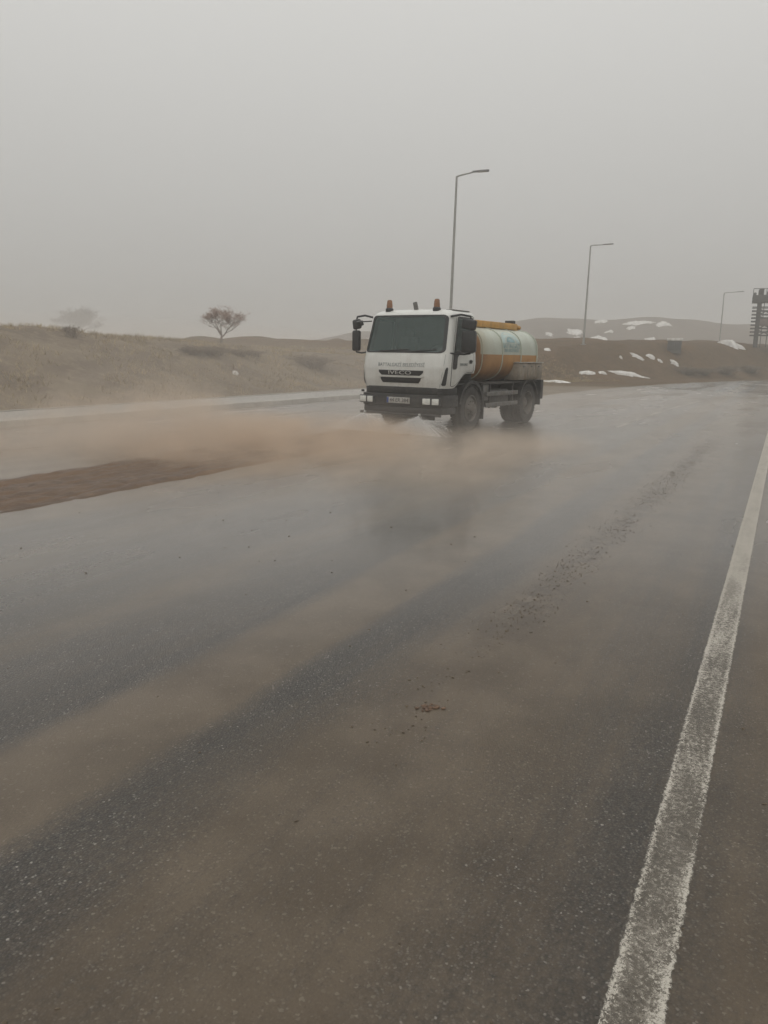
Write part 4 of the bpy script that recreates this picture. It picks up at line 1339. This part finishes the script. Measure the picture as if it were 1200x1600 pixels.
# chassis
for sg in (1, -1):
    mb = MB(); mb.span((sg * .36, -.85, .70), (sg * .44, 4.0, .95)); mb.build('chassis_rail', M['chassis'], TRK, .01)
mb = MB(); mb.tube([(-.8, 0, .49), (.8, 0, .49)], .06, 10); mb.build('axle', M['chassis'], TRK, smooth=True)
mb = MB(); mb.tube([(-.8, 3.15, .49), (-.2, 3.15, .49), (-.16, 3.15, .49), (.16, 3.15, .49), (.2, 3.15, .49), (.8, 3.15, .49)], [.07, .07, .18, .18, .07, .07], 12); mb.build('axle', M['chassis'], TRK, smooth=True)
mb = MB(); mb.span((-.32, -.8, .62), (.32, .55, 1.0)); mb.build('engine', M['chassis'], TRK, .05)
mb = MB(); mb.span((.55, 1.02, .50), (1.0, 2.05, .86)); mb.build('fuel_tank', M['chassis'], TRK, .06, seg=3)
mb = MB(); mb.span((.56, .68, .62), (.98, .98, .98)); mb.build('battery_box', M['grey'], TRK, .02)
mb = MB(); mb.span((-1.0, .7, .50), (-.55, 2.2, .95)); mb.build('air_tank_box', M['chassis'], TRK, .04)
for zz in (.47, .72):
    mb = MB(); mb.span((1.015, .72, zz), (1.045, 2.48, zz + .10)); mb.build('side_guard', M['grey'], TRK, .01)
for yy in (.95, 2.2):
    mb = MB(); mb.span((.98, yy, .45), (1.013, yy + .05, 1.0)); mb.build('side_guard_post', M['chassis'], TRK, .004)
mb = MB(); mb.span((-1.05, 4.005, .55), (1.05, 4.09, .72)); mb.build('rear_bumper', M['black'], TRK, .02)
mb = MB(); mb.span((.62, 3.81, .58), (1.09, 3.99, 1.05)); mb.build('hose_locker', M['black'], TRK, .02)
for sg in (1, -1):
    mb = MB(); mb.span((sg * .70, 4.092, .58), (sg * 1.0, 4.12, .70)); mb.build('tail_light', M['redlens'], TRK, .008)
# subframe
for yy in (.8, 1.7, 2.6, 3.5):
    mb = MB(); mb.prism([(-.85, 1.30), (-.45, .955), (.45, .955), (.85, 1.30), (.62, 1.16), (-.62, 1.16)], 1, yy, yy + .10); mb.build('tank_cradle', M['chassis'], TRK)
mb = MB(); mb.span((-.98, .55, .985), (-.5, 3.9, 1.03)); mb.build('deck_plate', M['chassis'], TRK, .006)
mb = MB(); mb.span((.5, .55, .985), (1.0, 3.9, 1.03)); mb.build('deck_plate', M['chassis'], TRK, .006)

# tank
TE = .66
TC, TH, TW, TY0, TY1 = 1.655, .635, .97, .50, 3.76
def tank_sec(k, y, n=56):
    o = []
    for i in range(n):
        a = 2 * math.pi * i / n
        c, s = math.cos(a), math.sin(a)
        o.append((TW * k * math.copysign(abs(c) ** TE, c), y, TC + TH * k * math.copysign(abs(s) ** TE, s)))
    return o
mb = MB()
rings = [(.30, TY0 - .13), (.62, TY0 - .10), (.85, TY0 - .05), (.95, TY0 - .015), (.985, TY0 + .01), (1.0, TY0 + .05)]
ys = [TY0 + .05, TY0 + .5, 1.6, 2.2, 2.8, TY1 - .5, TY1 - .05]
rings += [(1.0, y) for y in ys[1:]] + [(.985, TY1 - .01), (.95, TY1 + .015), (.85, TY1 + .05), (.62, TY1 + .10), (.30, TY1 + .13)]
n = 56
V = [p for (k, y) in rings for p in tank_sec(k, y, n)]
for j in range(len(rings) - 1):
    for i in range(n):
        i2 = (i + 1) % n
        zmid = (V[j * n + i][2] + V[j * n + i2][2]) / 2
        pale = zmid > 1.69 and rings[j][0] >= .985 and rings[j + 1][0] >= .985
        mb.add([V[j * n + i], V[j * n + i2], V[(j + 1) * n + i2], V[(j + 1) * n + i]], [(0, 1, 2, 3)], 1 if pale else 0)
mb.add(V[:n], [tuple(range(n))], 0); mb.add(V[-n:], [tuple(range(n))], 0)
# weld
me = bpy.data.meshes.new('tank'); me.from_pydata(mb.v, [], mb.f); me.materials.append(M['tanky']); me.materials.append(M['tankp'])
me.polygons.foreach_set('material_index', mb.m)
bm = bmesh.new(); bm.from_mesh(me); bmesh.ops.remove_doubles(bm, verts=bm.verts, dist=1e-4); bmesh.ops.recalc_face_normals(bm, faces=bm.faces); bm.to_mesh(me); bm.free()
me.polygons.foreach_set('use_smooth', [True] * len(me.polygons))
tank = bpy.data.objects.new('tank', me); col.objects.link(tank); tank.parent = TRK
for y in (TY0 + .05, TY1 - .05, 1.62, 2.70):
    mb = MB(); o = tank_sec(1.012, y); mb.tube([Vector(p) for p in o] + [Vector(o[0])], .014, 5, False); mb.build('tank_band', M['tankp'], tank)
# side print: an arched mark over a line of letters, bent on to the flank
def on_tank(o, ext=.006):
    for v in o.data.vertices:
        z = v.co.z
        s = min(.999, abs((z - TC) / TH)) ** (1 / TE)
        c = math.sqrt(max(0, 1 - s * s)) ** TE
        v.co.x += TW * c + ext
    return o
SIDE = Matrix.Rotation(R(90), 4, 'Z') @ Matrix.Rotation(R(90), 4, 'X')
on_tank(text_mesh('lettering', 'BATTALGAZİ', .16, M['teal'], tank, Matrix.Translation((0, 2.15, 1.86)) @ SIDE, width=1.0))
on_tank(text_mesh('lettering', 'BELEDİYESİ', .10, M['teal'], tank, Matrix.Translation((0, 2.15, 1.755)) @ SIDE, width=.8))
mb = MB(); vs, fs = [], []
for i in range(25):
    a = math.pi * i / 24
    for r_ in (.30, .46): vs.append((0, 2.15 - r_ * 1.1 * math.cos(a), 1.93 + r_ * .55 * math.sin(a)))
for i in range(24): fs.append((2 * i, 2 * i + 1, 2 * i + 3, 2 * i + 2))
mb.add(vs, fs); on_tank(mb.build('emblem', M['tealpale'], tank))
mb = MB(); vs, fs = [], []
for i in range(17):
    a = math.pi * i / 16
    for r_ in (.02, .22): vs.append((0, 2.15 - r_ * 1.1 * math.cos(a), 1.945 + r_ * .6 * math.sin(a)))
for i in range(16): fs.append((2 * i, 2 * i + 1, 2 * i + 3, 2 * i + 2))
mb.add(vs, fs); on_tank(mb.build('emblem', M['teal'], tank))
# walkway on the tank top with its edge rails, manhole, valve and rear pipe
mb = MB(); mb.span((-.46, TY0 + .02, 2.255), (.46, TY1 - .15, 2.29)); wk = mb.build('walkway', M['yellow'], tank, .006)
for sg in (1, -1):
    mb = MB(); mb.span((sg * .46, TY0 - .06, 2.28), (sg * .53, TY1 - .35, 2.43)); mb.build('edge_rail', M['yellow'], wk, .012)
mb = MB(); mb.lathe_z([(.27, -.02), (.27, .13), (.24, .17), (.15, .205), (0, .215)], 20, (.1, .95, 2.29)); mh = mb.build('manhole', M['grey'], tank, smooth=True)
mb = MB(); mb.tube([(-.1, .95, 2.48), (.1, .95, 2.55), (.3, .95, 2.48)], .015, 6); mb.build('handle', M['steel'], mh)
mb = MB(); mb.tube([(.35, TY1 - .40, 2.24), (.35, TY1 - .40, 2.46)], .06, 10); mb.box((.35, TY1 - .40, 2.47), (.22, .16, .08)); vl = mb.build('valve', M['steel'], tank, .008)
mb = MB(); mb.tube([(.35, TY1 - .35, 2.37), (.35, TY1 - .05, 2.37), (.35, TY1 + .16, 2.35)], [.055, .055, .06], 10); mb.build('outlet_pipe', M['yellow'], vl, smooth=True)
# locker on the flank
mb = MB(); mb.span((.72, 2.32, 1.06), (1.10, 3.80, 1.47)); lk = mb.build('side_locker', M['box'], TRK, .015)
for (a, b) in ((2.36, 2.82), (2.84, 3.30), (3.32, 3.76)):
    mb = MB(); mb.span((1.104, a, 1.10), (1.118, b, 1.43)); dr = mb.build('locker_door', M['box'], lk, .004)
    mb = MB(); mb.span((1.118, (a + b) / 2 - .04, 1.37), (1.135, (a + b) / 2 + .04, 1.40)); mb.build('handle', M['grey'], dr)
mb = MB(); mb.span((.70, 2.30, 1.473), (1.13, 3.82, 1.49)); mb.build('lid', M['plate'], lk, .004)
# rear ladder
for sx in (-.2, .2):
    mb = MB(); mb.tube([(sx, TY1 + .17, 1.0), (sx, TY1 + .17, 2.38), (sx, TY1 - .1, 2.42)], .018, 6); mb.build('ladder_rail', M['yellow'], TRK, smooth=True)
for k in range(5):
    mb = MB(); mb.tube([(-.2, TY1 + .17, 1.1 + k * .27), (.2, TY1 + .17, 1.1 + k * .27)], .014, 6); mb.build('ladder_rung', M['yellow'], TRK, smooth=True)
# exhaust stack and hoses behind the cab
mb = MB(); mb.tube([(-.75, .26, .9), (-.75, .26, 2.2)], .07, 10); mb.build('intake_stack', M['black'], TRK, smooth=True)
for k in range(3):
    mb = MB(); mb.tube([(.15 + .12 * k, .09, 1.5), (.2 + .12 * k, .2, 1.2), (.25 + .1 * k, .3, 1.05)], .018, 6); mb.build('air_hose', M['seal'], TRK, smooth=True)

# ================================================================== AIR AND WATER
def vol_mat(name, color, dens_fn, aniso=0.1, step=1.0):
    m, nt = mat_new(name); N = NT(nt)
    pv_ = N.n('ShaderNodeVolumePrincipled')
    pv_.inputs['Color'].default_value = (*color, 1)
    pv_.inputs['Anisotropy'].default_value = aniso
    N.put(pv_.inputs['Density'], dens_fn(N))
    N.out(None, pv_.outputs[0])
    m.cycles.volume_step_rate = step
    try: m.cycles.homogeneous_volume = False
    except Exception: pass
    return m
# spray fans thrown down and forward by the two nozzles
def fan(nx, dens, label, yaw=0.0, half=66, L=1.0):
    def D(N):
        p = N.obj()
        sep = N.n('ShaderNodeSeparateXYZ'); N.put(sep.inputs[0], p)
        r = N.n('ShaderNodeVectorMath', operation='LENGTH'); N.put(r.inputs[0], p)
        rr = r.outputs['Value']
        an = N.math('ARCTAN2', sep.outputs['X'], N.math('MULTIPLY', sep.outputs['Y'], -1.0))
        cmb = N.n('ShaderNodeCombineXYZ'); N.put(cmb.inputs[0], N.math('MULTIPLY', an, 13.0)); N.put(cmb.inputs[1], rr)
        st = N.noise(cmb.outputs[0], 1.6, 3, .6)
        core = N.mr(N.math('ABSOLUTE', an), .25, 1.15, 1.0, .10)
        fade = N.mr(rr, .10, L, 1.0, .16)
        f = N.math('MULTIPLY', N.mr(st, .36, .64, .08, 1.5), N.math('MULTIPLY', fade, core))
        return N.math('MULTIPLY', f, dens)
    m = vol_mat('spray_water', (.995, .99, .98), D, .0, .35)
    mb = MB(); vs, fs = [], []
    na, nr = 28, 8
    for lay in (-1, 1):
        for i in range(nr + 1):
            r = .01 + (L - .01) * i / nr
            th = .008 + .10 * (i / nr)
            for k in range(na + 1):
                a = R(-half + 2 * half * k / na)
                rr = r * (1 + .05 * math.sin(k * 1.9) * i / nr)
                e = 1 - (abs(k / na * 2 - 1)) ** 4 * .85
                vs.append((rr * math.sin(a), -rr * math.cos(a), lay * th * e))
    W_ = na + 1; Lr = (nr + 1) * W_
    for i in range(nr):
        for k in range(na):
            for l in (0, 1): fs.append((l * Lr + i * W_ + k, l * Lr + i * W_ + k + 1, l * Lr + (i + 1) * W_ + k + 1, l * Lr + (i + 1) * W_ + k))
    for i in range(nr):
        for k in (0, na): fs.append((i * W_ + k, (i + 1) * W_ + k, Lr + (i + 1) * W_ + k, Lr + i * W_ + k))
    for k in range(na):
        for i in (0, nr): fs.append((i * W_ + k, i * W_ + k + 1, Lr + i * W_ + k + 1, Lr + i * W_ + k))
    mb.add(vs, fs)
    o = mb.build('water_spray', m, None, smooth=True)
    dm = MB(); rr_d = random.Random(int(dens))
    for i in range(1100):
        a = R(max(-half - 6, min(half + 6, rr_d.gauss(0, half * .6)))); r0 = .03 + (L - .1) * rr_d.random() ** .8
        ln_ = rr_d.uniform(.015, .06); w_ = rr_d.uniform(.0015, .0042)
        d_ = Vector((math.sin(a), -math.cos(a), 0)); q = d_ * r0 + Vector((0, 0, rr_d.gauss(0, .03) * r0 * 2))
        dm.tube([q, q + d_ * ln_ * .5, q + d_ * ln_], [w_ * .3, w_, w_ * .3], 3, False)
    dr_ = dm.build('droplets', M['water'], o)
    dr_['kind'] = 'stuff'
    loc = TRK.matrix_basis @ Vector((nx, -1.40, .375))
    o.matrix_world = Matrix.Translation(loc) @ Matrix.Rotation(R(TRUCK_YAW + yaw), 4, 'Z') @ Matrix.Rotation(R(56), 4, 'X')
    tag(o, label, 'spray', kind='stuff')
bpy.context.view_layer.update()
fan(NOZ[1], 150.0, 'white fan of water spraying from the nozzle under the lit headlight')
fan(NOZ[0], 110.0, 'fainter fan of water spraying from the nozzle at the kerb side')

# mist raised by the spray
def mist(s, n, rs, rn, rz, dens, color, seed, label, sc=1.0, lo=.36, hi=.68, even=False):
    def D(N):
        p = N.obj()
        L = N.n('ShaderNodeVectorMath', operation='LENGTH'); N.put(L.inputs[0], p)
        fall = N.mr(L.outputs['Value'], 1.0, .15)
        q = N.scale(p, (rs * sc * .55, rn * sc * .8, rz * sc * 1.0))
        ad = N.n('ShaderNodeVectorMath', operation='ADD'); N.put(ad.inputs[0], q); ad.inputs[1].default_value = (seed * 3.7, seed * 1.9, seed)
        nz = N.mr(N.noise(ad.outputs[0], 1.0, 3, .55, .3), lo, hi)
        return N.math('MULTIPLY', N.math('MULTIPLY', fall, nz), dens)
    m = vol_mat('mud_mist', color, (lambda N: dens) if even else D, .15, .7)
    mb = MB(); vs, fs = [], []
    nu, nv = 28, 14
    for j in range(1, nv):
        for i in range(nu):
            a, b = 2 * math.pi * i / nu, math.pi * j / nv
            vs.append((math.sin(b) * math.cos(a), math.sin(b) * math.sin(a), math.cos(b)))
    vs += [(0, 0, 1), (0, 0, -1)]
    for j in range(nv - 2):
        for i in range(nu): fs.append((j * nu + i, (j + 1) * nu + i, (j + 1) * nu + (i + 1) % nu, j * nu + (i + 1) % nu))
    for i in range(nu):
        fs.append((len(vs) - 2, i, (i + 1) % nu)); fs.append((len(vs) - 1, (nv - 2) * nu + (i + 1) % nu, (nv - 2) * nu + i))
    mb.add(vs, fs)
    o = mb.build('mist', m, None, smooth=True)
    x, y = to_xy(s, n)
    o.matrix_world = Matrix.Translation((x, y, .05)) @ ROAD_M @ Matrix.Diagonal((rs, rn, rz, 1))
    tag(o, label, 'mist', kind='stuff')
TAN = (.79, .645, .51)
mist(10.8, 7.4, 4.3, 3.0, .66, 2.0, TAN, 1, 'tan mist billowing low over the road just ahead of the truck', 1.2, .36, .64)
mist(7.5, 11.4, 9.5, 3.0, 1.0, .85, (.80, .675, .555), 2, 'tan mist drifting over the road at the left edge', 1.2, .38, .70)
mist(11.4, 4.4, 4.8, 2.4, .42, 1.0, (.84, .72, .60), 3, 'thin low mist beside the truck front wheel', 1.1, .34, .68)
mist(9.6, 9.2, 3.2, 2.5, 1.5, 1.3, (.81, .70, .595), 6, 'pale billow of mist rising highest at the left of the truck', 1.5, .38, .68)
mist(17.0, 4.5, 17.0, 10.0, .8, .022, (.92, .85, .78), 4, 'faint pale mist lying over the whole wet road', even=True)
mist(16.0, 15.0, 22.0, 8.0, 2.4, .015, (.88, .80, .74), 5, 'faint mist hanging along the foot of the left bank', even=True)

# fog over the whole place
def haze():
    m, nt = mat_new('fog'); N = NT(nt)
    pv_ = N.n('ShaderNodeVolumePrincipled')
    pv_.inputs['Color'].default_value = (.87, .855, .825, 1)
    pv_.inputs['Density'].default_value = .0042
    pv_.inputs['Anisotropy'].default_value = 0.0
    N.out(None, pv_.outputs[0])
    mb = MB(); mb.span((-950, -950, -6.5), (950, 950, 14.5))
    o = mb.build('haze', m, None)
    tag(o, kind='stuff')
haze()
